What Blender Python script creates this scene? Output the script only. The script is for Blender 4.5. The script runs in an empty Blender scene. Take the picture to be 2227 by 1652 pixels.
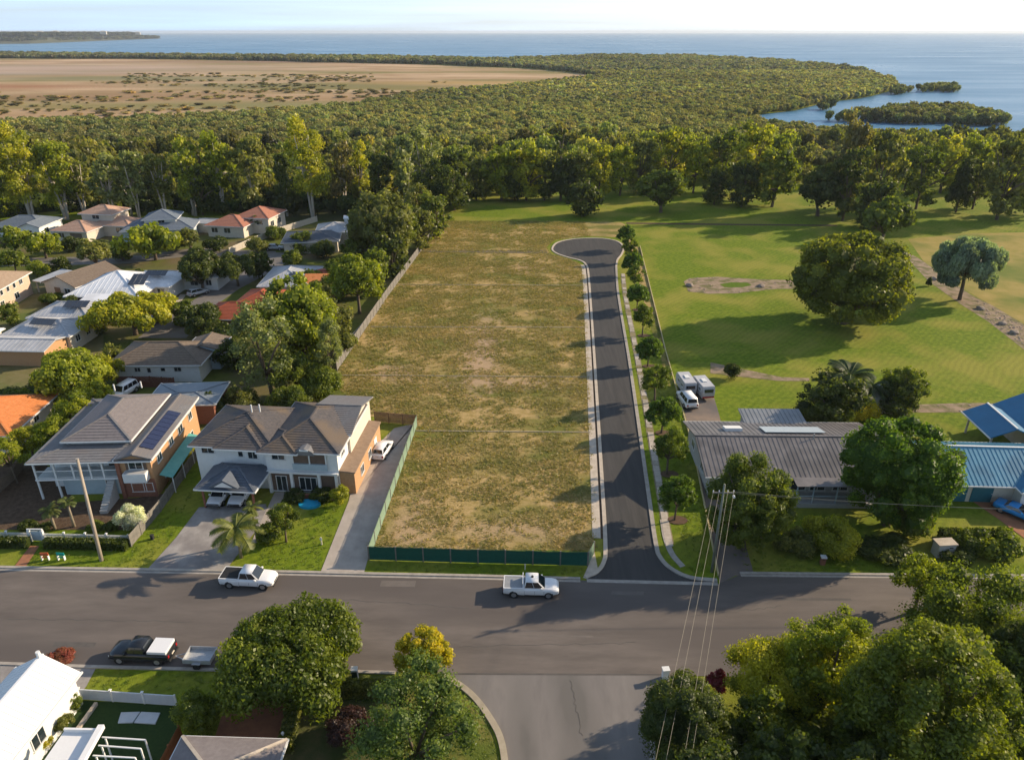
import bpy, bmesh, math, random
import numpy as np
from mathutils import Vector, Matrix
random.seed(7)
SC = bpy.context.scene
COL = SC.collection
# ---------------------------------------------------------------- camera, sky, sun, exposure
F, H, CX, CY, HZ = 1600.0, 48.0, 1113.5, 826.0, 69.0       # survey of the drone view: focal (px), height (m), centre, horizon
PIT = math.atan((CY - HZ) / F)
cam = bpy.data.objects.new('camera', bpy.data.cameras.new('camera'))
COL.objects.link(cam); SC.camera = cam
cam.data.sensor_width = 36; cam.data.lens = F / 2227 * 36
cam.data.clip_start = 1; cam.data.clip_end = 120000
cam.location = (0, 0, H); cam.rotation_euler = (math.pi / 2 - PIT, 0, 0)

SUN_EL, SUN_AZ = math.radians(22.5), math.atan2(.935, .355)   # azimuth clockwise from +Y
SDIR = Vector((math.sin(SUN_AZ) * math.cos(SUN_EL), math.cos(SUN_AZ) * math.cos(SUN_EL), math.sin(SUN_EL)))
sun = bpy.data.objects.new('sun', bpy.data.lights.new('sun', 'SUN'))
COL.objects.link(sun)
sun.data.energy = 5.0; sun.data.angle = math.radians(0.6); sun.data.color = (1.0, .815, .585)
sun.rotation_euler = SDIR.to_track_quat('Z', 'Y').to_euler()

world = bpy.data.worlds.new('World'); SC.world = world; world.use_nodes = True
wn = world.node_tree.nodes; wl = world.node_tree.links
sky = wn.new('ShaderNodeTexSky'); sky.sky_type = 'NISHITA'; sky.sun_disc = False
sky.sun_elevation = SUN_EL; sky.sun_rotation = SUN_AZ
sky.altitude = 50; sky.air_density = 1.0; sky.dust_density = 0.6; sky.ozone_density = 2.5
bg = wn['Background']; bg.inputs['Strength'].default_value = 0.098
# pale veil of moist air low over the sea, thinning upward, with faint streaks of cloud
tc = wn.new('ShaderNodeTexCoord'); sx = wn.new('ShaderNodeSeparateXYZ'); wl.new(tc.outputs['Generated'], sx.inputs[0])
mp = wn.new('ShaderNodeMapping'); mp.inputs['Scale'].default_value = (1.6, 1.6, 45)
nz = wn.new('ShaderNodeTexNoise'); nz.inputs['Scale'].default_value = 1.5; nz.inputs['Detail'].default_value = 5
wl.new(tc.outputs['Generated'], mp.inputs[0]); wl.new(mp.outputs[0], nz.inputs['Vector'])
veil = wn.new('ShaderNodeMapRange'); veil.interpolation_type = 'SMOOTHSTEP'
veil.inputs[1].default_value = 0.0; veil.inputs[2].default_value = .30; veil.inputs[3].default_value = .80; veil.inputs[4].default_value = .22
wl.new(sx.outputs['Z'], veil.inputs[0])
st_ = wn.new('ShaderNodeMapRange'); st_.inputs[1].default_value = .35; st_.inputs[2].default_value = .7; st_.inputs[3].default_value = -.26; st_.inputs[4].default_value = .22
wl.new(nz.outputs['Fac'], st_.inputs[0])
ad = wn.new('ShaderNodeMath'); ad.use_clamp = True; wl.new(veil.outputs[0], ad.inputs[0]); wl.new(st_.outputs[0], ad.inputs[1])
# the veil glows towards the sun
dt = wn.new('ShaderNodeVectorMath'); dt.operation = 'DOT_PRODUCT'; dt.inputs[1].default_value = SDIR[:]
wl.new(tc.outputs['Generated'], dt.inputs[0])
vr = wn.new('ShaderNodeValToRGB'); vr.color_ramp.elements[0].position = -0.0; vr.color_ramp.elements[0].color = (5.3, 7.1, 9.5, 1)
vr.color_ramp.elements[1].position = .85; vr.color_ramp.elements[1].color = (9.7, 10.0, 10.2, 1)
wl.new(dt.outputs['Value'], vr.inputs[0])
mx = wn.new('ShaderNodeMixRGB'); wl.new(ad.outputs[0], mx.inputs[0])
wl.new(sky.outputs[0], mx.inputs[1]); wl.new(vr.outputs[0], mx.inputs[2]); wl.new(mx.outputs[0], bg.inputs['Color'])
SC.view_settings.view_transform = 'Standard'; SC.view_settings.look = 'None'
SC.view_settings.exposure = 0.54; SC.view_settings.gamma = 1.0
SC.view_settings.use_curve_mapping = False
SC.cycles.max_bounces = 6; SC.cycles.diffuse_bounces = 3; SC.cycles.glossy_bounces = 3
SC.cycles.transmission_bounces = 3; SC.cycles.transparent_max_bounces = 6; SC.cycles.volume_bounces = 0
SC.cycles.use_denoising = True

# ---------------------------------------------------------------- helpers
def G(x, y, z=0.0):
    """a point of the survey picture (2227 px wide) to the place it shows at height z"""
    u = (x - CX) / F; v = (y - CY) / F
    dy = math.cos(PIT) - v * math.sin(PIT); dz = -math.sin(PIT) - v * math.cos(PIT)
    t = (z - H) / dz
    return Vector((u * t, dy * t, z))
def height_at(x, y, ytop):
    p = G(x, y); v = (ytop - CY) / F
    return H + p.y * (-math.sin(PIT) - v * math.cos(PIT)) / (math.cos(PIT) - v * math.sin(PIT))
def mpp(x, y):                      # metres per survey pixel at a ground point
    return H / ((y - HZ) * math.cos(PIT))
def tag(o, label=None, cat=None, group=None, kind=None):
    if label: o['label'] = label
    if cat: o['category'] = cat
    if group: o['group'] = group
    if kind: o['kind'] = kind
    return o
def empty(name, loc, rz=0.0, label=None, cat=None, group=None):
    o = bpy.data.objects.new(name, None); COL.objects.link(o)
    o.empty_display_size = .3; o.location = loc; o.rotation_euler = (0, 0, rz)
    return tag(o, label, cat, group)
def link(name, me, parent=None, mat=None, loc=None, rz=None, scale=None):
    if mat is not None and len(me.materials) == 0: me.materials.append(mat)
    o = bpy.data.objects.new(name, me); COL.objects.link(o)
    if parent: o.parent = parent
    if loc is not None: o.location = loc
    if rz is not None: o.rotation_euler = (0, 0, rz)
    if scale is not None: o.scale = scale
    return o
def dup_tree(o, parent=None):
    c = o.copy(); COL.objects.link(c); c.parent = parent
    for ch in o.children: dup_tree(ch, c)
    return c

class MB:
    """collects shapes, becomes ONE mesh"""
    def __init__(s): s.v = []; s.f = []
    def add(s, vs, fs):
        n = len(s.v); s.v += [tuple(p) for p in vs]; s.f += [tuple(i + n for i in f) for f in fs]; return s
    def box(s, x0, x1, y0, y1, z0, z1):
        return s.add([(x0,y0,z0),(x1,y0,z0),(x1,y1,z0),(x0,y1,z0),(x0,y0,z1),(x1,y0,z1),(x1,y1,z1),(x0,y1,z1)],
                     [(0,3,2,1),(4,5,6,7),(0,1,5,4),(1,2,6,5),(2,3,7,6),(3,0,4,7)])
    def bar(s, a, b, w, h=None):
        """box beam from a to b, width w, height h"""
        a = Vector(a); b = Vector(b); h = h or w
        d = (b - a).normalized(); up = Vector((0,0,1)) if abs(d.z) < .95 else Vector((0,1,0))
        sx = d.cross(up).normalized() * w / 2; sz = sx.cross(d).normalized() * h / 2
        vs = [a-sx-sz, a+sx-sz, a+sx+sz, a-sx+sz, b-sx-sz, b+sx-sz, b+sx+sz, b-sx+sz]
        return s.add(vs, [(0,1,2,3),(7,6,5,4),(0,4,5,1),(1,5,6,2),(2,6,7,3),(3,7,4,0)])
    def tube(s, pts, rads, n=6, cap=True):
        pts = [Vector(p) for p in pts]; rings = []
        if isinstance(rads, (int, float)): rads = [rads] * len(pts)
        base = len(s.v)
        for i, p in enumerate(pts):
            d = (pts[min(i+1, len(pts)-1)] - pts[max(i-1, 0)]).normalized()
            up = Vector((0,0,1)) if abs(d.z) < .9 else Vector((1,0,0))
            a = d.cross(up).normalized(); b = d.cross(a).normalized()
            for k in range(n):
                t = 2 * math.pi * k / n
                s.v.append(tuple(p + (a * math.cos(t) + b * math.sin(t)) * rads[i]))
        for i in range(len(pts) - 1):
            for k in range(n):
                q = base + i * n; k2 = (k + 1) % n
                s.f.append((q + k, q + k2, q + n + k2, q + n + k))
        if cap:
            s.f.append(tuple(base + k for k in range(n - 1, -1, -1)))
            s.f.append(tuple(base + (len(pts) - 1) * n + k for k in range(n)))
        return s
    def prism(s, poly, z0, z1):
        n = len(poly)
        vs = [(p[0], p[1], z0) for p in poly] + [(p[0], p[1], z1) for p in poly]
        fs = [tuple(range(n - 1, -1, -1)), tuple(range(n, 2 * n))]
        fs += [(i, (i + 1) % n, n + (i + 1) % n, n + i) for i in range(n)]
        return s.add(vs, fs)
    def mesh(s, name, mat=None, smooth=False):
        me = bpy.data.meshes.new(name); me.from_pydata(s.v, [], s.f); me.update()
        if mat: me.materials.append(mat)
        if smooth: me.shade_smooth()
        return me
    def build(s, name, mat, parent=None, smooth=False, **kw):
        return link(name, s.mesh(name, mat, smooth), parent, None, **kw)

# ---------------------------------------------------------------- materials
MATS = {}
def nmat(name, c1, c2=None, scale=6.0, rough=.8, bump=0.0, bscale=None, detail=5, spec=.3, metal=0, c3=None, stretch=None, space='Object', s2=None):
    if name in MATS: return MATS[name]
    m = bpy.data.materials.new(name); m.use_nodes = True; MATS[name] = m
    nt = m.node_tree; N = nt.nodes; L = nt.links; b = N['Principled BSDF']
    b.inputs['Roughness'].default_value = rough; b.inputs['Specular IOR Level'].default_value = spec
    b.inputs['Metallic'].default_value = metal
    if c2 is None: c2 = tuple(x * .85 for x in c1)
    tc = N.new('ShaderNodeTexCoord'); src = tc.outputs['Object']
    if space == 'World':
        gg = N.new('ShaderNodeNewGeometry'); src = gg.outputs['Position']
    if stretch:
        mp = N.new('ShaderNodeMapping'); mp.inputs['Scale'].default_value = stretch; L.new(src, mp.inputs[0]); src = mp.outputs[0]
    n = N.new('ShaderNodeTexNoise'); n.inputs['Scale'].default_value = scale; n.inputs['Detail'].default_value = detail; n.inputs['Roughness'].default_value = .65
    L.new(src, n.inputs['Vector'])
    r = N.new('ShaderNodeValToRGB'); e = r.color_ramp.elements
    e[0].position = .34; e[0].color = (*c1, 1); e[1].position = .66; e[1].color = (*c2, 1)
    L.new(n.outputs['Fac'], r.inputs[0]); out = r.outputs[0]
    if c3:
        n2 = N.new('ShaderNodeTexNoise'); n2.inputs['Scale'].default_value = s2 or scale * .13; n2.inputs['Detail'].default_value = 4
        L.new(src, n2.inputs['Vector'])
        r2 = N.new('ShaderNodeValToRGB'); r2.color_ramp.elements[0].position = .45; r2.color_ramp.elements[1].position = .62
        L.new(n2.outputs['Fac'], r2.inputs[0])
        mx = N.new('ShaderNodeMixRGB'); mx.inputs[2].default_value = (*c3, 1)
        L.new(r2.outputs[0], mx.inputs[0]); L.new(out, mx.inputs[1]); out = mx.outputs[0]
    L.new(out, b.inputs['Base Color'])
    if bump:
        n3 = N.new('ShaderNodeTexNoise'); n3.inputs['Scale'].default_value = bscale or scale * 4; n3.inputs['Detail'].default_value = 4
        L.new(src, n3.inputs['Vector'])
        bp = N.new('ShaderNodeBump'); bp.inputs['Strength'].default_value = 1.0; bp.inputs['Distance'].default_value = bump
        L.new(n3.outputs['Fac'], bp.inputs['Height']); L.new(bp.outputs[0], b.inputs['Normal'])
    return m
def glass(name='window_glass', c=(.02,.03,.035), rough=.08):
    if name in MATS: return MATS[name]
    m = bpy.data.materials.new(name); m.use_nodes = True; MATS[name] = m
    b = m.node_tree.nodes['Principled BSDF']; b.inputs['Base Color'].default_value = (*c, 1)
    b.inputs['Roughness'].default_value = rough; b.inputs['Specular IOR Level'].default_value = .9
    return m
def foliage_mat(name='foliage', instanced=False, transl=.44):
    """leaf colour = object colour (or instance tint) varied leaf by leaf"""
    if name in MATS: return MATS[name]
    m = bpy.data.materials.new(name); m.use_nodes = True; MATS[name] = m
    nt = m.node_tree; N = nt.nodes; L = nt.links; N.clear()
    out = N.new('ShaderNodeOutputMaterial')
    at = N.new('ShaderNodeAttribute'); at.attribute_name = 'tint'
    hsv = N.new('ShaderNodeHueSaturation')
    if instanced:
        ia = N.new('ShaderNodeAttribute'); ia.attribute_type = 'INSTANCER'; ia.attribute_name = 'icol'
        L.new(ia.outputs['Color'], hsv.inputs['Color'])
    else:
        oi = N.new('ShaderNodeObjectInfo'); L.new(oi.outputs['Color'], hsv.inputs['Color'])
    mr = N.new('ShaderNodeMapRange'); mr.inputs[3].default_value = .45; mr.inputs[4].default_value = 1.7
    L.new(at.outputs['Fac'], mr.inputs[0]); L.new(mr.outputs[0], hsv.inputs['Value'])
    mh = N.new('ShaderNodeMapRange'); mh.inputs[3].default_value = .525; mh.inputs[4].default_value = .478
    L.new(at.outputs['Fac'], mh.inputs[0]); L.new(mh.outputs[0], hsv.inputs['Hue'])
    d = N.new('ShaderNodeBsdfDiffuse'); t = N.new('ShaderNodeBsdfTranslucent'); ms = N.new('ShaderNodeMixShader'); ms.inputs[0].default_value = transl
    g = N.new('ShaderNodeBsdfGlossy'); g.inputs['Roughness'].default_value = .45; g.inputs['Color'].default_value = (.5,.5,.5,1)
    m2 = N.new('ShaderNodeMixShader'); m2.inputs[0].default_value = .035
    tcx = N.new('ShaderNodeMixRGB'); tcx.blend_type = 'MULTIPLY'; tcx.inputs[0].default_value = 1; tcx.inputs[2].default_value = (1.55, 1.6, .5, 1)
    L.new(hsv.outputs[0], d.inputs['Color']); L.new(hsv.outputs[0], tcx.inputs[1]); L.new(tcx.outputs[0], t.inputs['Color'])
    L.new(d.outputs[0], ms.inputs[1]); L.new(t.outputs[0], ms.inputs[2])
    L.new(ms.outputs[0], m2.inputs[1]); L.new(g.outputs[0], m2.inputs[2]); L.new(m2.outputs[0], out.inputs['Surface'])
    return m
FOL = foliage_mat(); FOLI = foliage_mat('foliage_instanced', True)
BARK = nmat('bark', (.09,.065,.045), (.16,.125,.09), 3, .9, .02, 12)
BARK_PALE = nmat('pale_bark', (.55,.50,.42), (.32,.27,.21), 1.5, .85, .01, 8)
# ---------------------------------------------------------------- vegetation
def ico(sub=1):
    bm = bmesh.new(); bmesh.ops.create_icosphere(bm, subdivisions=sub, radius=1)
    v = np.array([p.co[:] for p in bm.verts]); f = [tuple(q.index for q in g.verts) for g in bm.faces]; bm.free(); return v, f
ICO1 = ico(1); ICO2 = ico(2)
def crown_arrays(rng, blobs, n, size, core=.78, aspect=1.0, droop=0.0, up=.25, spread=(.72, 1.08), flat=.55, asp=1.0):
    """blobs: (x,y,z,r,rz,tint); returns verts, faces, tints: low cores plus n leaf clumps"""
    V = []; Fc = []; T = []
    off = 0
    B = np.array(blobs)
    if core > 0:
        iv, iF = ICO1
        for b in B:
            jit = 1 + rng.uniform(-.22, .22, (len(iv), 1))
            v = iv * jit * np.array([b[3], b[3], b[4]]) * core + b[:3]
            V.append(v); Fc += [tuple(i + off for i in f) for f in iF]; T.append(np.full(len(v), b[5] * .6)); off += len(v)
    w = B[:, 3] * B[:, 4]; w = w / w.sum()
    k = rng.choice(len(B), n, p=w)
    d = rng.normal(size=(n, 3)); d[:, 2] += up; d /= np.linalg.norm(d, axis=1)[:, None]
    rr = rng.uniform(*spread, (n, 1))
    pos = B[k, :3] + d * rr * np.stack([B[k, 3], B[k, 3], B[k, 4]], 1)
    nrm = d + rng.normal(size=(n, 3)) * flat; nrm /= np.linalg.norm(nrm, axis=1)[:, None]
    a = np.cross(nrm, rng.normal(size=(n, 3))); a /= np.linalg.norm(a, axis=1)[:, None]
    if droop: a = a * (1 - droop) + np.array([0, 0, -1]) * droop; a /= np.linalg.norm(a, axis=1)[:, None]
    b2 = np.cross(nrm, a); b2 /= np.maximum(np.linalg.norm(b2, axis=1)[:, None], 1e-6)
    s = size * rng.uniform(.45, 1.6, (n, 1)) * .5
    la = a * s * aspect; lb = b2 * s
    la[:, 2] /= asp; lb[:, 2] /= asp
    q = np.stack([pos - la - lb * .6, pos + la * .2 - lb, pos + la + lb * .3, pos - la * .3 + lb], 1).reshape(-1, 3)
    V.append(q); Fc += [(off + 4*i, off + 4*i+1, off + 4*i+2, off + 4*i+3) for i in range(n)]
    t = np.clip(B[k, 5] + rng.uniform(-.22, .22, n), 0, 1); T.append(np.repeat(t, 4))
    return np.concatenate(V), Fc, np.concatenate(T)
def arrays_mesh(name, V, Fc, T, mat):
    me = bpy.data.meshes.new(name); me.from_pydata(V.tolist(), [], Fc); me.update()
    at = me.attributes.new('tint', 'FLOAT', 'POINT'); at.data.foreach_set('value', T.astype(np.float32))
    me.materials.append(mat); return me
def tilt_gap(rng, blobs, frac=.0):
    return [b for b in blobs if rng.random() > frac]
def blobs_for(kind, rng):
    B = []
    if kind == 'round':            # dense dome reaching low
        for i in range(80):
            a = rng.uniform(0, 6.283); z = rng.uniform(-.55, 1) ; rr = math.sqrt(max(0, 1 - z*z)) * .80
            B.append((rr*math.cos(a), rr*math.sin(a), .56 + z*.33, .17+rng.uniform(-.04,.06), .12, rng.uniform(.25,.8)))
        B.append((0,0,.52,.68,.33,.3))
    elif kind == 'fig':            # broad dome down to the ground
        for i in range(120):
            a = rng.uniform(0, 6.283); z = rng.uniform(-.95, 1); rr = math.sqrt(max(0, 1 - z*z*.8)) * .82
            B.append((rr*math.cos(a), rr*math.sin(a), .52 + z*.38, .15+rng.uniform(-.035,.05), .1, rng.uniform(.2,.85)))
        B.append((0,0,.50,.74,.42,.3)); B += [(.45*math.cos(q), .45*math.sin(q), .55, .43, .30, .35) for q in (0,1.05,2.1,3.14,4.2,5.25)]
    elif kind == 'wood':           # forest edge tree, leafy almost to the ground
        for i in range(64):
            a = rng.uniform(0, 6.283); h = rng.uniform(.10, .93); rr = rng.uniform(.3,.80) * (1.05 - abs(h-.5)*.9)
            B.append((rr*math.cos(a), rr*math.sin(a), h, .21+rng.uniform(-.06,.08), .08, rng.uniform(.15,.95)))
    elif kind == 'dome':           # domed street tree
        for i in range(85):
            a = rng.uniform(0, 6.283); z = rng.uniform(-.2, 1); rr = math.sqrt(max(0, 1 - z*z)) * rng.uniform(.70,.88)
            B.append((rr*math.cos(a), rr*math.sin(a), .50 + z*.38, .16+rng.uniform(-.05,.06), .11, rng.uniform(.2,.8)))
        for i in range(10): 
            a = rng.uniform(0, 6.283); B.append((.4*math.cos(a), .4*math.sin(a), .58, .3, .18, .35))
    elif kind == 'open':           # loose crown with gaps
        for i in range(44):
            a = rng.uniform(0, 6.283); z = rng.uniform(-.7, 1); rr = math.sqrt(max(0, 1 - z*z)) * rng.uniform(.35,.82)
            B.append((rr*math.cos(a), rr*math.sin(a), .62 + z*.30, .18+rng.uniform(-.06,.07), .10, rng.uniform(.2,.9)))
    elif kind == 'gum':            # tall, several tiers
        for i in range(58):
            a = rng.uniform(0, 6.283); h = rng.uniform(.30, .95); rr = rng.uniform(.15,.78) * (1.0 - abs(h-.62)*1.1)
            B.append((rr*math.cos(a), rr*math.sin(a), h, .20+rng.uniform(-.06,.08), .075, rng.uniform(.2,.95)))
    elif kind == 'umbrella':
        for i in range(34):
            a = rng.uniform(0, 6.283); rr = math.sqrt(rng.random()) * .82
            B.append((rr*math.cos(a), rr*math.sin(a), .86 - .30*rr*rr + rng.uniform(-.12,.04), .20, .09, rng.uniform(.25,.85)))
    elif kind == 'column':
        for i in range(34):
            h = rng.uniform(.12, .95); rr = .62 * (1 - h)**.6 + .12; a = rng.uniform(0, 6.283)
            B.append((rr*math.cos(a)*.8, rr*math.sin(a)*.8, h, .30*(1.15-h), .07, rng.uniform(.2,.7)))
        B.append((0,0,.5,.45,.42,.3))
    elif kind == 'bush':
        for i in range(22):
            a = rng.uniform(0, 6.283); z = rng.uniform(-.2, 1); rr = math.sqrt(max(0, 1 - z*z)) * .68
            B.append((rr*math.cos(a), rr*math.sin(a), .42 + z*.36, .32, .22, rng.uniform(.2,.85)))
        B.append((0,0,.36,.6,.36,.3))
    elif kind == 'willow':
        for i in range(40):
            a = rng.uniform(0, 6.283); z = rng.uniform(-.5, 1); rr = math.sqrt(max(0, 1 - z*z)) * .78
            B.append((rr*math.cos(a), rr*math.sin(a), .64 + z*.27, .22, .12, rng.uniform(.3,.9)))
        for i in range(14):
            a = rng.uniform(0, 6.283); B.append((.7*math.cos(a), .7*math.sin(a), .38, .15, .16, rng.uniform(.3,.6)))
        B.append((0,0,.6,.55,.24,.35))
    elif kind == 'hedge':          # box of unit size
        for i in range(26):
            B.append((rng.uniform(-.8,.8), rng.uniform(-.7,.7), rng.uniform(.3,.78), .3, .24, rng.uniform(.2,.8)))
    return B
CROWNS = {}
LOD = {-1: (44000, .0235), 0: (27000, .031), 1: (8600, .052), 2: (3600, .09), 3: (1400, .15)}
def crown_mesh(kind, var, lod, asp=1.3):
    key = (kind, var, lod, asp)
    if key in CROWNS: return CROWNS[key]
    rng = np.random.default_rng(sum(ord(c) for c in kind) * 31 + var * 7 + 1)
    B = blobs_for(kind, rng); n, s = LOD[lod]
    if kind not in ('hedge', 'willow'):
        p1, p2, p3 = rng.uniform(0, 6.28, 3); B2 = []; lf = .45 if kind in ('dome', 'fig') else 1.0
        for q in B:
            a = math.atan2(q[1], q[0]); k_ = 1 + lf*(.13*math.sin(2*a+p1) + .10*math.sin(3*a+p2+q[2]*5) - .02)
            B2.append((q[0]*k_, q[1]*k_, q[2] + lf*.05*math.sin(a+p3)*(q[2] > .3), q[3]*rng.uniform(.75, 1.25), q[4], q[5]))
        B = B2
    B = [q if q[3] > .42 else (q[0], q[1], q[2], q[3], q[3] / asp * .88, q[5]) for q in B]
    kw = {}
    if kind == 'willow': kw = dict(aspect=2.2, droop=.6)
    if kind == 'feather': pass
    if kind in ('open', 'gum', 'wood'): kw = dict(core=.55, spread=(.45, 1.15)); n = int(n * .8)
    if kind == 'dome': kw = dict(core=.62, aspect=1.7, spread=(.6, 1.15))
    V, Fc, T = crown_arrays(rng, B, n, s, asp=asp, **kw)
    # trunk and limbs in unit space
    mb = MB(); lean = rng.uniform(-.08, .08, 2)
    zt = {'gum': .5, 'fig': .2, 'wood': .3, 'umbrella': .38, 'dome': .34, 'round': .2, 'open': .4, 'willow': .45, 'column': .6, 'bush': .2, 'hedge': .2}[kind]
    r0 = {'gum': .045, 'bush': .03, 'hedge': .02, 'round': .07, 'fig': .07}.get(kind, .05)
    fork = Vector((lean[0], lean[1], zt))
    if kind == 'gum':
        for j in range(3):
            a = j * 2.1 + rng.uniform(0, 1); e = (math.cos(a) * .35, math.sin(a) * .35, .88)
            mb.tube([(math.cos(a)*.03, math.sin(a)*.03, -.02), (math.cos(a)*.10, math.sin(a)*.10, .3), (math.cos(a)*.22, math.sin(a)*.22, .6), e], [.05, .038, .028, .012])
    else:
        mb.tube([(0,0,-.02), (lean[0]*.3, lean[1]*.3, zt*.5), fork], [r0*1.25, r0, r0*.85])
    idx = rng.choice(len(B), min(11 if kind != 'hedge' else 3, len(B)), replace=False)
    for j in idx:
        b = B[j]; e = Vector(b[:3]); m = fork.lerp(e, .5) + Vector((0, 0, .02))
        if e.z > zt * .9: mb.tube([fork - Vector((0,0,.03)), m, e], [r0*.5, r0*.32, r0*.12], 5)
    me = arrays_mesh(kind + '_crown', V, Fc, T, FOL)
    CROWNS[key] = (me, mb); return CROWNS[key]
TRUNKS = {}
def tree_at(loc, r, h, kind, var, lod, col, label, cat='tree', name='tree', group=None, pale=False, rz=None, ry=None):
    asp = min((.8, 1.15, 1.6, 2.2, 3.0), key=lambda q: abs(q - h / r))
    if lod == 2: var = var % 3
    if lod == 1: var = var % 5
    me, mb = crown_mesh(kind, var, lod, asp)
    key = (kind, var, pale)
    if key not in TRUNKS: TRUNKS[key] = mb.mesh('trunk', BARK_PALE if pale else BARK, True)
    rz = random.uniform(0, 6.28) if rz is None else rz
    t = empty(name, loc, rz, label, cat, group)
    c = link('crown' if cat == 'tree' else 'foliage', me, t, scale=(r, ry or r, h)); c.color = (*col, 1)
    link('trunk' if cat == 'tree' else 'stem', TRUNKS[key], t, scale=(r, ry or r, h))
    return t
def tree(px, py, ptop, wpx, kind, var, lod, col, label, **kw):
    """crown centred over picture column px, standing at row py, crown top at row ptop, crown width wpx"""
    p = G(px, py); h0 = height_at(px, py, ptop); dd = math.hypot(p.y, H); ca, sa = p.y / dd, H / dd
    h = h0
    for it in range(4):
        r = wpx * .5 * mpp(px, py) * (1 - .6 * h / H) * 1.08
        lo, hi = h0 * .42, h0 * 1.05
        for k in range(20):
            m = (lo + hi) / 2
            if .55*m*ca + math.sqrt((.45*m*ca)**2 + (r*sa)**2) > h0 * ca * 1.05: hi = m
            else: lo = m
        h = (lo + hi) / 2
    zc = p.y * math.cos(PIT) + (H - .6*h) * math.sin(PIT)
    p.x = (px - CX) / F * zc
    return tree_at(p, r, h, kind, var, lod, col, label, **kw)
# palms
PALM = {}
def palm_meshes(var):
    if var in PALM: return PALM[var]
    rng = np.random.default_rng(50 + var); V = []; Fc = []; T = []
    mb = MB()
    for i in range(17):
        a = i * 2.4 + rng.uniform(-.2, .2); el = rng.uniform(-.2, 1.1); L = rng.uniform(.85, 1.1)
        pts = []; p = np.array([0, 0, 0.]); d = np.array([math.cos(a)*math.cos(el), math.sin(a)*math.cos(el), math.sin(el)])
        for k in range(9):
            pts.append(p.copy()); p = p + d * L / 8; d = d + np.array([0, 0, -.17]); d /= np.linalg.norm(d)
        side = np.array([-math.sin(a), math.cos(a), 0])
        mb.tube(pts, [.012] * 8 + [.004], 4, False)
        for k in range(1, 9):
            for u in (0, .5):
                if k + u > 8: continue
                pp = pts[k] if u == 0 else (pts[k] + pts[min(k+1, 8)]) / 2
                dd = pts[min(k+1, 8)] - pts[k-1]; dd /= np.linalg.norm(dd)
                ll = .30 * math.sin(math.pi * (k + u + .8) / 10.5)
                for s in (1, -1):
                    e = pp + side * s * ll + dd * ll * .6 + np.array([0, 0, -.32 * ll])
                    w = dd * .045; n = len(V)
                    V += [pp - w, pp + w, e]; Fc.append((n, n+1, n+2)); T += [rng.uniform(.3, .9)] * 3
    me = arrays_mesh('frond_crown', np.array(V), Fc, np.array(T), FOL)
    st = mb.mesh('frond_stems', nmat('frond_stem', (.10,.14,.03), (.16,.16,.05)))
    PALM[var] = (me, st); return PALM[var]
def palm(px, py, ptop, wpx, var, col, label, stems=1, group=None, name='palm_tree', trunk_mat=None):
    p = G(px, py); h = height_at(px, py, ptop); r = wpx * .5 * mpp(px, py) * .95
    t = empty(name, p, random.uniform(0, 6), label, 'palm', group)
    me, st = palm_meshes(var)
    for i in range(stems):
        a = i * 2.3; o = r * .3 * (i > 0); hh = max(.5, (h - r * .95) * (1 - .14 * i))
        tx, ty = math.cos(a) * o, math.sin(a) * o
        MB().tube([(tx*.3, ty*.3, -.1), (tx*.7, ty*.7, hh*.5), (tx, ty, hh)], [.17, .13, .11], 7).build('trunk', trunk_mat or nmat('palm_bark', (.30,.25,.18), (.20,.17,.12), 4, .9), t, True)
        c = link('fronds', me, t, loc=(tx, ty, hh), rz=a, scale=(r, r, r)); c.color = (*col, 1)
        link('frond_stem', st, t, loc=(tx, ty, hh), rz=a, scale=(r, r, r))
    return t
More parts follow.
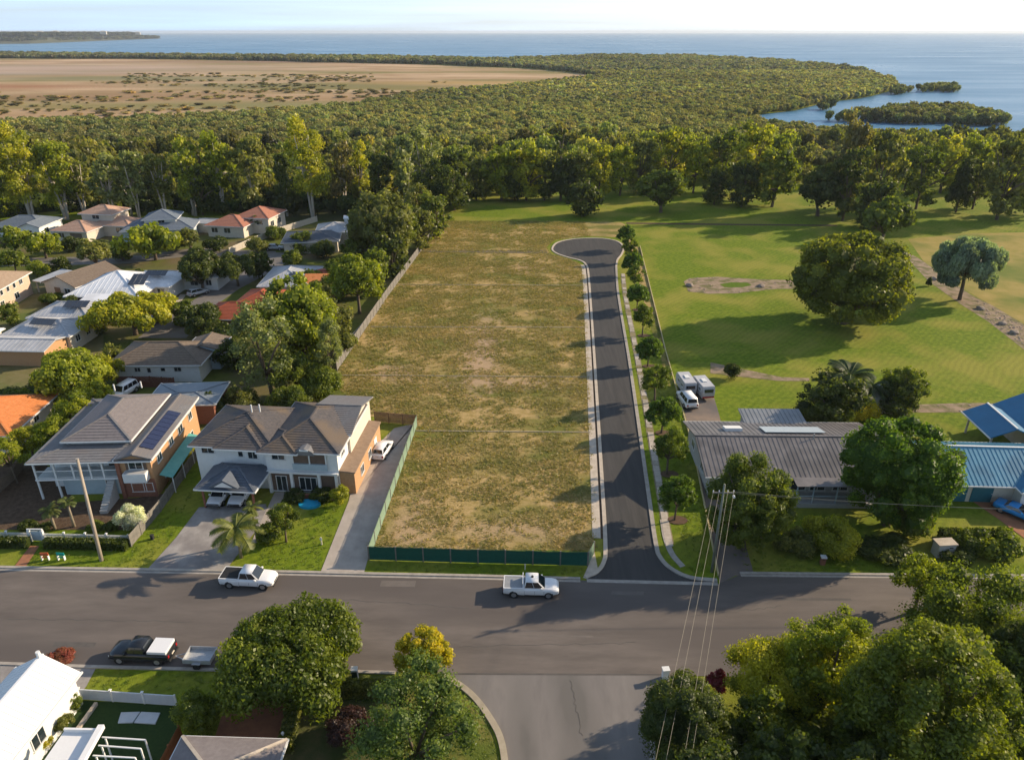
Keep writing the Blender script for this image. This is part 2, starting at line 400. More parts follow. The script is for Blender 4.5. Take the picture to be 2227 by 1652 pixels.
# scatter for what nobody could count
def scatter(name, pts, scl, idx, cols, sources, label=None):
    me = bpy.data.meshes.new(name); me.from_pydata([tuple(p) for p in pts], [], [])
    a = me.attributes.new('sc', 'FLOAT_VECTOR', 'POINT'); a.data.foreach_set('vector', np.asarray(scl, np.float32).ravel())
    a = me.attributes.new('ii', 'INT', 'POINT'); a.data.foreach_set('value', np.asarray(idx, np.int32))
    a = me.attributes.new('rz', 'FLOAT', 'POINT'); a.data.foreach_set('value', np.random.default_rng(3).uniform(0, 6.28, len(pts)).astype(np.float32))
    a = me.attributes.new('icol', 'FLOAT_COLOR', 'POINT'); c4 = np.ones((len(pts), 4), np.float32); c4[:, :3] = cols; a.data.foreach_set('color', c4.ravel())
    o = link(name, me); o['kind'] = 'stuff'
    if label: o['label'] = label
    ng = bpy.data.node_groups.new(name + '_nodes', 'GeometryNodeTree')
    ng.interface.new_socket('Geometry', in_out='INPUT', socket_type='NodeSocketGeometry')
    ng.interface.new_socket('Geometry', in_out='OUTPUT', socket_type='NodeSocketGeometry')
    N = ng.nodes; L = ng.links
    gi = N.new('NodeGroupInput'); go = N.new('NodeGroupOutput'); ip = N.new('GeometryNodeInstanceOnPoints')
    jn = N.new('GeometryNodeJoinGeometry')
    for s in reversed(sources):
        oi = N.new('GeometryNodeObjectInfo'); oi.inputs['Object'].default_value = s; oi.inputs['As Instance'].default_value = True
        L.new(oi.outputs['Geometry'], jn.inputs[0])
    def attr(nm, ty):
        q = N.new('GeometryNodeInputNamedAttribute'); q.data_type = ty; q.inputs['Name'].default_value = nm; return q.outputs['Attribute']
    L.new(gi.outputs[0], ip.inputs['Points']); L.new(jn.outputs[0], ip.inputs['Instance'])
    ip.inputs['Pick Instance'].default_value = True
    L.new(attr('ii', 'INT'), ip.inputs['Instance Index']); L.new(attr('sc', 'FLOAT_VECTOR'), ip.inputs['Scale'])
    cx = N.new('ShaderNodeCombineXYZ'); L.new(attr('rz', 'FLOAT'), cx.inputs['Z'])
    er = N.new('FunctionNodeEulerToRotation'); L.new(cx.outputs[0], er.inputs[0]); L.new(er.outputs[0], ip.inputs['Rotation'])
    L.new(ip.outputs[0], go.inputs[0])
    md = o.modifiers.new('scatter', 'NODES'); md.node_group = ng
    return o
def src_obj(name, me):
    return bpy.data.objects.new(name, me)
def canopy_source(seed, n, size, nb=7, core=.8):
    rng = np.random.default_rng(seed); B = []
    for i in range(nb):
        a = rng.uniform(0, 6.283); rr = rng.uniform(.2, .62)
        B.append((rr*math.cos(a), rr*math.sin(a), rng.uniform(.45,.8), .38, .26, rng.uniform(.2,.8)))
    B.append((0, 0, .5, .6, .42, .45))
    V, Fc, T = crown_arrays(rng, B, n, size, core=core, asp=1.55)
    mb = MB()
    for i in range(3):
        a = i*2.1; mb.tube([(math.cos(a)*.1, math.sin(a)*.1, -.05), (math.cos(a)*.3, math.sin(a)*.3, .5)], [.03,.02], 4, False)
    n0 = len(V); V = np.concatenate([V, np.array(mb.v)]); Fc = Fc + [tuple(i + n0 for i in f) for f in mb.f]; T = np.concatenate([T, np.full(len(mb.v), .1)])
    return arrays_mesh('canopy', V, Fc, T, FOLI)
def inside(poly, x, y):
    c = np.zeros(len(x), bool); n = len(poly)
    for i in range(n):
        x0, y0 = poly[i][0], poly[i][1]; x1, y1 = poly[i-1][0], poly[i-1][1]
        hit = ((y0 > y) != (y1 > y)) & (x < (x1 - x0) * (y - y0) / (y1 - y0 + 1e-12) + x0)
        c ^= hit
    return c
# ---------------------------------------------------------------- ground, water, roads
def W(pts, z=0.0): return [G(x, y, 0).xy.to_3d() + Vector((0, 0, z)) for x, y in pts]
def sheet(name, wpts, z, mat, kind='structure', label=None):
    me = bpy.data.meshes.new(name); vs = [(p[0], p[1], z) for p in wpts]
    bm = bmesh.new(); f = bm.faces.new([bm.verts.new(v) for v in vs]); f.normal_update()
    if f.normal.z < 0: f.normal_flip()
    bmesh.ops.triangulate(bm, faces=[f]); bm.to_mesh(me); bm.free(); me.materials.append(mat)
    o = link(name, me); o['kind'] = kind
    if label: o['label'] = label
    return o
def psheet(name, px, z, mat, **k): return sheet(name, W(px), z, mat, **k)
def smooth_line(pts, n=8):
    P = [Vector((p[0], p[1], 0)) for p in pts]; P = [2*P[0]-P[1]] + P + [2*P[-1]-P[-2]]; out = []
    for i in range(1, len(P)-2):
        for k in range(n):
            t = k / n
            out.append(.5*((2*P[i]) + (P[i+1]-P[i-1])*t + (2*P[i-1]-5*P[i]+4*P[i+1]-P[i+2])*t*t + (3*P[i]-P[i-1]-3*P[i+1]+P[i+2])*t**3))
    out.append(P[-2]); return out
def offset(line, d):
    out = []
    for i, p in enumerate(line):
        t = (line[min(i+1, len(line)-1)] - line[max(i-1, 0)]).normalized()
        out.append(p + Vector((-t.y, t.x, 0)) * d)
    return out
def ribbon(name, line, d0, d1, z0, z1, mat, kind='structure', label=None, bev=0):
    """a raised strip between two offsets of a line"""
    a = offset(line, d0); b = offset(line, d1); mb = MB(); n = len(line)
    vs = [(p.x, p.y, z0) for p in a] + [(p.x, p.y, z1) for p in a] + [(p.x, p.y, z1) for p in b] + [(p.x, p.y, z0) for p in b]
    fs = []
    for i in range(n - 1):
        for k in range(3): fs.append((k*n+i, k*n+i+1, (k+1)*n+i+1, (k+1)*n+i))
    fs += [(0, n, 2*n, 3*n), (n-1, 4*n-1, 3*n-1, 2*n-1)]
    mb.add(vs, fs); me = mb.mesh(name, mat)
    bm = bmesh.new(); bm.from_mesh(me); bmesh.ops.recalc_face_normals(bm, faces=bm.faces); bm.to_mesh(me); bm.free()
    o = link(name, me); o['kind'] = kind
    if label: o['label'] = label
    return o
def lawn_mat(name, a, b, c, sc=1.2, mow=None):
    m = nmat(name, a, b, sc, .95, .05, 9, 7, .1, c3=c, space='World', s2=.09)
    if mow:
        nt = m.node_tree; N = nt.nodes; L = nt.links; p = N['Principled BSDF']; cur = p.inputs['Base Color'].links[0].from_socket
        g = N.new('ShaderNodeNewGeometry'); mp = N.new('ShaderNodeMapping'); mp.inputs['Rotation'].default_value = (0, 0, mow); L.new(g.outputs['Position'], mp.inputs[0])
        w = N.new('ShaderNodeTexWave'); w.inputs['Scale'].default_value = .34; w.inputs['Distortion'].default_value = 9; w.inputs['Detail'].default_value = 4; w.inputs['Detail Scale'].default_value = .35; L.new(mp.outputs[0], w.inputs['Vector'])
        n = N.new('ShaderNodeTexNoise'); n.inputs['Scale'].default_value = 3.5; n.inputs['Detail'].default_value = 6; n.inputs['Roughness'].default_value = .8; L.new(g.outputs['Position'], n.inputs['Vector'])
        ad = N.new('ShaderNodeMath'); ad.operation = 'MULTIPLY_ADD'; ad.inputs[1].default_value = .11; L.new(w.outputs['Fac'], ad.inputs[0]); L.new(n.outputs['Fac'], ad.inputs[2])
        r = N.new('ShaderNodeMapRange'); r.inputs[1].default_value = .30; r.inputs[2].default_value = .82; r.inputs[3].default_value = .66; r.inputs[4].default_value = 1.25; L.new(ad.outputs[0], r.inputs[0])
        x = N.new('ShaderNodeVectorMath'); x.operation = 'SCALE'; L.new(cur, x.inputs[0]); L.new(r.outputs[0], x.inputs['Scale']); L.new(x.outputs[0], p.inputs['Base Color'])
    return m
LAWN = lawn_mat('lawn', (.10,.155,.009), (.185,.235,.018), (.25,.245,.038), mow=.75)
def bare(m, cx, cy, rx, ry, col):
    nt = m.node_tree; N = nt.nodes; L = nt.links; b = N['Principled BSDF']; cur = b.inputs['Base Color'].links[0].from_socket
    g = N.new('ShaderNodeNewGeometry'); mp = N.new('ShaderNodeMapping'); mp.vector_type = 'TEXTURE'; mp.inputs['Location'].default_value = (cx, cy, 0); mp.inputs['Scale'].default_value = (rx, ry, 1)
    L.new(g.outputs['Position'], mp.inputs[0]); ln = N.new('ShaderNodeVectorMath'); ln.operation = 'LENGTH'; L.new(mp.outputs[0], ln.inputs[0])
    n = N.new('ShaderNodeTexNoise'); n.inputs['Scale'].default_value = .55; n.inputs['Detail'].default_value = 8; n.inputs['Roughness'].default_value = .75; L.new(g.outputs['Position'], n.inputs['Vector'])
    a = N.new('ShaderNodeMath'); a.operation = 'MULTIPLY_ADD'; L.new(n.outputs['Fac'], a.inputs[0]); a.inputs[1].default_value = 2.6; L.new(ln.outputs['Value'], a.inputs[2])
    r = N.new('ShaderNodeMapRange'); r.inputs[1].default_value = 2.35; r.inputs[2].default_value = 1.55; r.inputs[3].default_value = 0; r.inputs[4].default_value = .85; L.new(a.outputs[0], r.inputs[0])
    x = N.new('ShaderNodeMixRGB'); x.inputs[2].default_value = (*col, 1); L.new(r.outputs[0], x.inputs[0]); L.new(cur, x.inputs[1]); L.new(x.outputs[0], b.inputs['Base Color'])
LAWN_D = lawn_mat('verge_lawn', (.065,.125,.008), (.11,.17,.014), (.13,.15,.02), 2.5)
DRY = nmat('dry_grass', (.27,.20,.06), (.48,.335,.155), 1.3, .95, .06, 6, 8, .1, c3=(.155,.155,.035), space='World', s2=.16, stretch=(.6,1,1))
bare(DRY, -4, 208, 40, 12, (.14,.18,.02)); bare(DRY, -5, 113, 4.5, 20, (.42,.29,.19)); bare(DRY, -1, 100, 12, 3, (.40,.28,.17)); bare(DRY, -11, 64, 4, 9, (.40,.28,.16)); bare(DRY, 4, 160, 6, 6, (.36,.25,.12)); bare(DRY, -18, 104, 5, 4, (.42,.29,.19)); bare(DRY, 0, 64, 9, 2.5, (.38,.27,.15))
MARSH = nmat('salt_marsh_grass', (.27,.165,.07), (.60,.43,.27), .013, .95, 0, 1, 9, .1, c3=(.22,.18,.06), space='World', s2=.009, stretch=(.35,1,1)); bare(MARSH, -330, 640, 180, 70, (.28,.17,.085)); bare(MARSH, -150, 560, 200, 50, (.20,.19,.07)); bare(MARSH, -520, 760, 240, 45, (.30,.14,.065)); bare(MARSH, -250, 780, 180, 60, (.19,.17,.07)); bare(MARSH, -30, 820, 160, 40, (.40,.26,.09)); bare(MARSH, -520, 560, 300, 40, (.24,.22,.07)); bare(MARSH, -300, 1400, 700, 90, (.28,.17,.11)); bare(MARSH, -820, 1010, 420, 60, (.30,.26,.22)); bare(MARSH, -420, 900, 300, 60, (.22,.20,.10)); bare(MARSH, -700, 1150, 500, 200, (.42,.31,.24))
ASPH = nmat('worn_asphalt', (.115,.098,.086), (.172,.146,.128), .5, .85, .006, 30, 9, .25, c3=(.108,.092,.083), space='World', s2=.12, stretch=(.25,1,1))
ASPH_N = nmat('new_asphalt', (.045,.043,.041), (.07,.065,.06), .8, .8, .004, 40, 8, .3, space='World', stretch=(2.2,.12,1))
ASPH_S = nmat('side_road_asphalt', (.17,.155,.145), (.225,.205,.19), .6, .85, .004, 40, 8, .25, c3=(.14,.13,.12), space='World', s2=.3, stretch=(1,.25,1))
CONC = nmat('concrete', (.30,.27,.235), (.42,.38,.33), 1.5, .85, .004, 30, 6, .2, space='World')
CONC_P = nmat('pale_concrete_path', (.43,.365,.29), (.56,.48,.385), 1.2, .85, .004, 30, 6, .2, space='World')
CONC_D = nmat('driveway_concrete', (.24,.22,.205), (.36,.335,.31), .6, .85, .004, 30, 6, .2, c3=(.22,.20,.19), space='World', s2=.4)
CONC_B = nmat('beige_concrete', (.36,.31,.26), (.46,.40,.34), .8, .85, .004, 30, 6, .2, space='World')
SOIL = nmat('garden_soil', (.07,.045,.03), (.13,.09,.06), 2, .95, .05, 8, 6, .1, space='World')
SAND = nmat('sandy_track', (.36,.27,.19), (.24,.18,.12), .9, .95, .05, 6, 7, .1, c3=(.15,.14,.06), space='World', s2=.5)
BRICKP = nmat('brick_paving', (.36,.16,.08), (.26,.12,.07), 1.6, .9, .01, 9, 6, .2, space='World')
FLOOR = nmat('forest_floor', (.04,.045,.018), (.08,.075,.03), .4, .95, .1, 3, 6, .1, c3=(.05,.07,.015), space='World', s2=.05)
MUD = nmat('mangrove_mud', (.055,.05,.03), (.08,.07,.045), .1, .9, 0, 1, 5, .2, space='World')

coast = [(-2500,127),(0,120),(200,122),(400,125),(850,129),(1090,135),(1300,126),(1500,127),(1700,139),(1780,148),(1880,160),(1948,180),(1946,195),(1900,208),(1870,214),(1800,222),
         (1730,240),(1660,248),(1600,262),(1650,272),(1760,288),(1900,300),(2060,303),(2227,308),(4200,350)]
cw = W(coast)
land = [(-2500,-60,0), (-2500, cw[0].y, 0)] + cw[1:] + [(1500, cw[-1].y, 0), (1500,-60,0)]
sheet('ground', land, 0.0, LAWN)
wm = bpy.data.materials.new('sea_water'); wm.use_nodes = True
_n = wm.node_tree.nodes; _l = wm.node_tree.links; _b = _n['Principled BSDF']
_b.inputs['Base Color'].default_value = (.07,.20,.34,1); _b.inputs['Roughness'].default_value = .32; _b.inputs['IOR'].default_value = 1.33
_g = _n.new('ShaderNodeNewGeometry'); _m = _n.new('ShaderNodeMapping'); _m.inputs['Scale'].default_value = (.012,.05,1)
_l.new(_g.outputs['Position'], _m.inputs[0])
_t = _n.new('ShaderNodeTexNoise'); _t.inputs['Scale'].default_value = 6; _t.inputs['Detail'].default_value = 8
_l.new(_m.outputs[0], _t.inputs['Vector'])
_p = _n.new('ShaderNodeBump'); _p.inputs['Distance'].default_value = 1.2; _p.inputs['Strength'].default_value = .9
_l.new(_t.outputs['Fac'], _p.inputs['Height']); _l.new(_p.outputs[0], _b.inputs['Normal'])
_t2 = _n.new('ShaderNodeTexNoise'); _t2.inputs['Scale'].default_value = .25; _t2.inputs['Detail'].default_value = 3; _l.new(_m.outputs[0], _t2.inputs['Vector'])
_r = _n.new('ShaderNodeMapRange'); _r.inputs[1].default_value = .35; _r.inputs[2].default_value = .65; _r.inputs[3].default_value = .26; _r.inputs[4].default_value = .42
_l.new(_t2.outputs['Fac'], _r.inputs[0]); _l.new(_r.outputs[0], _b.inputs['Roughness'])
sheet('sea', [(-30000,230,0),(-30000,26000,0),(30000,26000,0),(30000,230,0)], -.35, wm)
marsh_px = [(-2400,130),(0,128),(300,129),(600,133),(900,140),(1150,150),(1345,166),(1150,190),(900,213),(780,233),(600,250),(350,264),(0,267),(-1500,275)]
psheet('salt_marsh', marsh_px, .03, MARSH)
# mud floor under the mangroves and leaf litter under the woodland
psheet('mangrove_floor', [(-1500,276),(0,268),(350,265),(600,251),(780,234),(900,214),(1150,190),(1346,172),(1500,135),(1700,146),(1880,167),(1930,185),(1890,205),(1720,234),(1590,252),(1660,264),(1900,286),(2227,294),(3600,325),(3600,352),(1700,345),(1500,350),(900,352),(400,352),(-1500,352)], .02, MUD)
psheet('forest_floor', [(-900,353),(1000,353),(1030,400),(1000,425),(955,462),(900,500),(860,560),(800,560),(770,480),(600,482),(430,440),(0,468),(-900,500)], .015, FLOOR)
pool = nmat('still_water', (.03,.06,.08), (.05,.09,.11), .5, .06, 0, 1, 3, .6)
for q in ([(330,312),(500,307),(525,318),(340,323)], [(620,300),(800,299),(815,309),(700,314)], [(860,300),(960,300),(955,306),(865,307)]):
    psheet('tidal_pool', q, .05, pool)
# vacant lot
lot = [(806,1196),(1292,1196),(1283,900),(1272,600),(1262,574),(1238,563),(1198,552),(1188,538),(1205,522),(1275,514),(1345,516),(1362,490),(1350,483),(965,480),(905,560),(832,660),(735,806),(742,850),(800,905),(908,912)]
psheet('vacant_lot', lot, .012, DRY)
psheet('drainage_ditch', [(905,543),(1188,545),(1190,551),(905,549)], .02, nmat('ditch_soil', (.10,.08,.05), (.16,.125,.075), 2, .95, .05, 8, space='World'))
psheet('dry_strip', [(1362,515),(1392,540),(1425,672),(1466,830),(1455,840),(1412,700),(1376,560)], .012, DRY)
psheet('dry_paddock', [(1975,520),(2100,508),(2500,500),(2600,740),(2240,712),(2150,660),(2020,585)], .012, nmat('dry_paddock_grass', (.26,.22,.05), (.36,.27,.09), .3, .95, .04, 6, 7, .1, c3=(.14,.17,.03), space='World', s2=.06))
psheet('garden_strip', [(1962,543),(1998,562),(2110,640),(2165,668),(2300,750),(2300,800),(2227,760),(2150,700),(2090,662),(2020,612),(1985,575)], .022, SAND)
psheet('sand_patch', [(1487,612),(1500,605),(1560,602),(1640,607),(1745,610),(1745,628),(1690,628),(1600,638),(1540,639),(1497,634)], .022, SAND)
psheet('grass_island', [(1565,618),(1590,614),(1625,615),(1635,620),(1615,625),(1575,625)], .03, LAWN_D)
psheet('garden_bed', [(1985,880),(2100,876),(2300,878),(2300,900),(2100,897),(1985,897)], .022, SAND)
psheet('track', [(1545,788),(1700,820),(1760,822),(1760,829),(1690,828),(1545,812)], .022, SAND)
psheet('park_path', [(1362,484),(1600,487),(1820,489),(1820,492),(1600,490),(1362,487)], .022, SOIL)
# main road
top = [(-700,1224),(0,1236),(300,1241),(620,1246),(790,1250),(1040,1255),(1275,1262)]
topR = [(1610,1249),(1800,1251),(2000,1253),(2900,1258)]
bot = [(-700,1428),(0,1440),(200,1447),(450,1453),(740,1457),(860,1460),(970,1466)]
psheet('main_road', top + [(1560,1270)] + topR + [(2900,1495),(1500,1469)] + [(990,1467)] + bot[::-1], .03, ASPH)
curve = smooth_line([p.xy for p in W([(970,1466),(1012,1491),(1046,1523),(1080,1572),(1097,1610),(1106,1665),(1110,1760)])])
rt_edge = smooth_line([p.xy for p in W([(1500,1469),(1452,1481),(1428,1506),(1416,1560),(1410,1760)])])
TAR = nmat('tar_patch', (.085,.078,.072), (.12,.108,.098), 1, .9, .006, 30, space='World')
TAR2 = nmat('pale_patch', (.135,.118,.104), (.165,.142,.125), 1, .9, .006, 30, space='World')
for q, m_ in (([(985,1463),(1445,1465),(1445,1468),(985,1467)], TAR), ([(830,1262),(905,1263),(902,1276),(826,1275)], TAR2), ([(560,1330),(640,1331),(636,1340),(556,1339)], TAR), ([(1330,1285),(1400,1286),(1400,1294),(1329,1293)], TAR2), ([(120,1395),(210,1397),(205,1407),(114,1405)], TAR), ([(1700,1300),(1850,1301),(1853,1306),(1700,1305)], TAR), ([(1130,1380),(1290,1382),(1291,1386),(1130,1384)], TAR2)):
    psheet('road_patch', q, .034, m_)
crk = random.Random(4)
for (x0, y0, x1, y1) in ((20,1345,420,1352),(700,1300,1020,1322),(1000,1405,1380,1398),(1240,1480,1265,1600),(1500,1340,1700,1318)):
    A1, B1 = W([(x0,y0),(x1,y1)]); ln_ = []
    for i in range(25): ln_.append(A1.lerp(B1, i/24) + Vector((crk.uniform(-.12,.12), crk.uniform(-.12,.12), 0)))
    ribbon('road_crack', smooth_line(ln_, 3), -.03, .03, .031, .036, TAR)
sheet('side_road', [(p.x, p.y, 0) for p in curve] + [(p.x, p.y, 0) for p in rt_edge[::-1]], .026, ASPH_S)
lt = [Vector((p.x, p.y, 0)) for p in W(top[:-1] + [(1262,1261)])]
ribbon('kerb', lt, 0, .32, 0, .13, CONC)
ribbon('gutter', lt, -.32, -.003, 0, .036, CONC)
ltr = [Vector((p.x, p.y, 0)) for p in W(topR)]
ribbon('kerb', ltr, 0, .32, 0, .13, CONC); ribbon('gutter', ltr, -.3, -.003, 0, .036, CONC)
lb = [Vector((p.x, p.y, 0)) for p in W(bot[:-1])]
ribbon('kerb', lb, 0, -.3, 0, .12, CONC)
ribbon('kerb', curve, 0, -.5, 0, .13, nmat('old_kerb', (.33,.28,.2), (.42,.36,.27), 1.5, .9, space='World'))
ribbon('kerb', rt_edge, 0, .4, 0, .13, CONC)
# new road
eL = smooth_line([p.xy for p in W([(1276,1258),(1302,1246),(1318,1222),(1321,1185),(1314,1060),(1296.5,795),(1287,660),(1281,590),(1275,574),(1262,566),(1238,560),(1212,551),(1203,541),(1214,528),(1245,521),(1280,519),(1315,520),(1342,526),(1354,538),(1350,553),(1341,565),(1338,580)])], 6)
eR = smooth_line([p.xy for p in W([(1338,580),(1342,640),(1367,795),(1404,1060),(1421,1180),(1432,1214),(1458,1240),(1500,1259),(1560,1266)])], 6)
sheet('new_road', [(p.x, p.y, 0) for p in eL] + [(p.x, p.y, 0) for p in eR[1:]] + [tuple(p) for p in W([(1560,1267),(1276,1263)])], .022, ASPH_N)
ribbon('kerb', eL, 0, .42, 0, .12, CONC_P); ribbon('kerb', eR, .003, .45, 0, .121, CONC)
ribbon('channel', [Vector(p) for p in W([(1276,1259),(1560,1266)])], -.45, 0, 0, .04, CONC)
iL = [i for i, p in enumerate(eL) if p.y > 62 and p.y < 166 and p.x < 18][:]
iL = [i for i in iL if i < 60]
pathL = [eL[i] for i in iL if eL[i].y < 163]
ribbon('footpath', pathL, .68, 1.55, 0, .05, CONC_P)
ribbon('path_gap_soil', pathL, .425, .677, 0, .02, SOIL)
psheet('path_end', [(1292,1196),(1302,1246),(1276,1259),(1268,1256),(1283,1222)], .04, CONC_P)
# footpath on the right of the new road: slabs, broken up by soil further along
pr = [p for p in eR if p.y > 61.5]
po = offset(pr, -1.35)
for i in range(len(po) - 1): pass
fullR = offset(pr, 0)
def along(line, step):
    out = []; acc = 0
    for a, b in zip(line, line[1:]):
        L = (b - a).length; t = acc
        while t < L: out.append((a.lerp(b, t / L), (b - a).normalized())); t += step
        acc = t - L
    return out
slabM = [nmat('path_slab', (.40,.35,.29), (.52,.46,.39), 2, .9, .006, 20, space='World'), nmat('path_slab_worn', (.27,.24,.19), (.42,.37,.30), 2, .9, .01, 20, space='World')]
rng = random.Random(5)
path_r = empty('footpath', (0, 0, 0)); path_r['kind'] = 'structure'
ln = [Vector((p.x, p.y, 0)) for p in offset([eR[i] for i in range(len(eR)) if 61.5 < eR[i].y < 158], 1.62)]
slab_me = [MB().box(-.58, .58, -.37, .37, 0, .06).mesh('slab', m) for m in slabM]
for q, (p, d) in enumerate(along(ln, 1.2)):
    far = p.y > 67
    if far and rng.random() < .22: continue
    s = link('slab', slab_me[1 if far and rng.random() < .6 else 0], path_r, loc=(p.x + (rng.uniform(-.04,.04) if far else 0), p.y, 0), rz=math.atan2(d.y, d.x))
ribbon('path_soil', ln, -.5, .5, 0, .02, nmat('path_bed', (.30,.24,.16), (.16,.15,.05), 1.4, .95, .03, 9, space='World'))
# hooked end of the footpath at the corner
hk = smooth_line([p.xy for p in W([(1441,1130),(1448,1170),(1462,1205),(1485,1232)])])
ribbon('footpath', hk, -.3, .3, 0, .055, CONC)
# driveways and paths
psheet('driveway', [(316,1243),(383,1169),(433,1103),(578,1096),(585,1120),(548,1165),(487,1246)], .042, CONC_D)
psheet('driveway', [(696,1247),(759,1088),(762,1073),(800,987),(858,931),(903,921),(905,915),(806,1182),(800,1216),(790,1251)], .042, CONC_B)
psheet('entry_path', [(598,1070),(632,1070),(598,1135),(572,1178),(545,1182),(560,1150)], .047, CONC_B)
psheet('driveway', [(1480,860),(1545,838),(1565,905),(1620,1180),(1640,1248),(1600,1251),(1566,1268),(1562,1250),(1527,1060),(1508,978),(1492,910)], .016, nmat('dirt_driveway', (.27,.20,.15), (.20,.16,.13), .7, .95, .02, 8, c3=(.13,.115,.11), space='World', s2=.1))
psheet('brick_path', [(28,1236),(54,1236),(86,1187),(66,1187)], .047, BRICKP)
psheet('front_yard', [(-40,1000),(62,1000),(95,1005),(150,1060),(160,1092),(300,1082),(362,1072),(284,1152),(-40,1152)], .02, SOIL)
psheet('brick_driveway', [(2100,1080),(2227,1075),(2400,1075),(2400,1200),(2227,1170),(2170,1128)], .042, BRICKP)
psheet('brick_driveway', [(462,1620),(485,1548),(512,1492),(658,1498),(645,1560),(622,1625)], .042, BRICKP)
psheet('driveway', [(0,1443),(210,1450),(188,1492),(150,1540),(0,1600)], .035, CONC_D)
psheet('synthetic_lawn', [(150,1520),(392,1535),(392,1590),(340,1700),(60,1700)], .02, nmat('synthetic_lawn', (.018,.045,.008), (.03,.06,.012), 5, .95, .02, 30, space='World'))
psheet('sparse_lawn', [(640,1500),(850,1500),(860,1560),(860,1700),(600,1700)], .02, nmat('sparse_lawn', (.06,.07,.02), (.12,.10,.04), .9, .95, .03, 8, c3=(.05,.07,.012), space='World', s2=.3))
psheet('corner_verge', [(640,1462),(960,1472),(1012,1505),(1060,1560),(1085,1640),(1090,1750),(860,1750),(850,1500),(660,1500)], .012, nmat('verge_grass', (.12,.13,.022), (.19,.17,.04), .9, .95, .05, 8, c3=(.09,.12,.014), space='World', s2=.25))
psheet('residential_street', [(300,735),(405,735),(468,665),(520,628),(600,586),(640,560),(632,551),(600,549),(555,566),(495,607),(425,650),(350,695)], .02, nmat('street_asphalt', (.15,.135,.125), (.19,.175,.16), .4, .85, space='World'))
psheet('residential_street', [(-60,562),(120,560),(300,556),(420,540),(600,546),(600,556),(420,556),(280,573),(120,577),(-60,580)], .016, nmat('street_asphalt', (.15,.135,.125), (.19,.175,.16)))
psheet('lane', [(722,780),(742,752),(815,672),(838,655),(740,790)], .02, CONC_D)
psheet('lane', [(350,672),(378,660),(392,640),(405,640),(372,690),(352,694)], .024, CONC_P)
psheet('neighbourhood_yards', [(-900,478),(965,478),(905,560),(832,660),(735,806),(742,850),(800,905),(620,960),(-900,1010)], .006, nmat('patchy_yard', (.075,.095,.016), (.125,.14,.028), .5, .95, .04, 7, 8, .1, c3=(.15,.115,.06), space='World', s2=.075))
psheet('yard', [(-200,585),(140,600),(150,700),(225,720),(225,810),(100,850),(-200,850)], .01, nmat('yard_ground', (.13,.12,.035), (.19,.16,.07), .5, .95, .03, 8, c3=(.09,.12,.018), space='World', s2=.12))
# timber edges across the lot
def low_board(a, b, label, h=.09, w=.14, col=None):
    A, B = W([a, b]); o = MB().bar(A + Vector((0,0,h/2+.01)), B + Vector((0,0,h/2+.01)), w, h).build('timber_edging', col or nmat('edging_timber', (.46,.38,.26), (.36,.30,.20), 3, .9))
    tag(o, label, 'edging', 'low boards dividing the vacant lot')
low_board((915,547),(1190,550), 'low board across the dry lot level with the end of the cul-de-sac')
low_board((862,619),(1272,621), 'low board across the dry lot just beyond the bare patch')
low_board((806,711),(1278,712), 'low board crossing the middle of the bare patch in the dry lot')
low_board((738,816),(1281,820), 'pale low board across the dry lot running from the trees by the long fence')
low_board((905,937),(1284,940), 'low board across the dry lot nearest the green fence, starting at the brown fence corner')
# the sea-side headland far away
hm = nmat('headland_scrub', (.05,.06,.03), (.09,.09,.05), .02, .95, space='World')
hp = W([(-900,97),(-300,98),(0,96),(60,95.5),(200,90),(300,86),(352,84),(300,82),(200,80),(-900,80)])
nn = len(hp); c = sum(hp, Vector()) / nn
vs = [(p.x, p.y, -.3) for p in hp] + [(p.x + (c.x-p.x)*.10, p.y + (c.y-p.y)*.2, 20) for p in hp] + [(c.x, c.y, 30)]
MB().add(vs, [(i, (i+1)%nn, nn+(i+1)%nn, nn+i) for i in range(nn)] + [(nn+i, nn+(i+1)%nn, 2*nn) for i in range(nn)]).build('headland', hm)['kind'] = 'structure'
# ---------------------------------------------------------------- far vegetation masses
rng = np.random.default_rng(11)
SRC_NEAR = [src_obj('mangrove_source', canopy_source(20+i, 520, .17)) for i in range(4)]
SRC_FAR = [src_obj('mangrove_source_far', canopy_source(30+i, 110, .36, 5)) for i in range(4)]
marsh_w = [p.xy for p in W(marsh_px)]; land_w = [(p[0], p[1]) for p in land]
pools_w = [[p.xy for p in W(q)] for q in ([(320,318),(505,311),(530,324),(335,329)], [(610,303),(815,303),(825,316),(690,320)], [(850,302),(970,302),(965,310),(860,311)])]
def wobble(x, y, s, seed=0):
    return (np.sin(x*s+seed)+np.sin(y*s*1.3+seed*2)+np.sin((x+y)*s*.7+seed*3)+np.sin((x-y*1.7)*s*1.9+seed)*.6)/3.6
def field(x0, x1, y0, y1, step, keep):
    nx = int((x1-x0)/step); ny = int((y1-y0)/step)
    gx, gy = np.meshgrid(np.linspace(x0, x1, nx), np.linspace(y0, y1, ny)); gx = gx.ravel() + rng.uniform(-.5,.5,nx*ny)*step; gy = gy.ravel() + rng.uniform(-.5,.5,nx*ny)*step
    fov = np.abs(gx) < gy * .80 + 30
    k = fov & keep(gx, gy); return gx[k], gy[k]
def keep_mangrove(x, y):
    k = inside(land_w, x, y)
    e = wobble(x, y, .012) * 22
    k &= ~inside(marsh_w, x + e*.5, y + e)
    for pw in pools_w: k &= ~inside(pw, x, y)
    # woodland/park side
    lim = 300 + 14*np.sin(x*.03)
    return k & (y > lim)
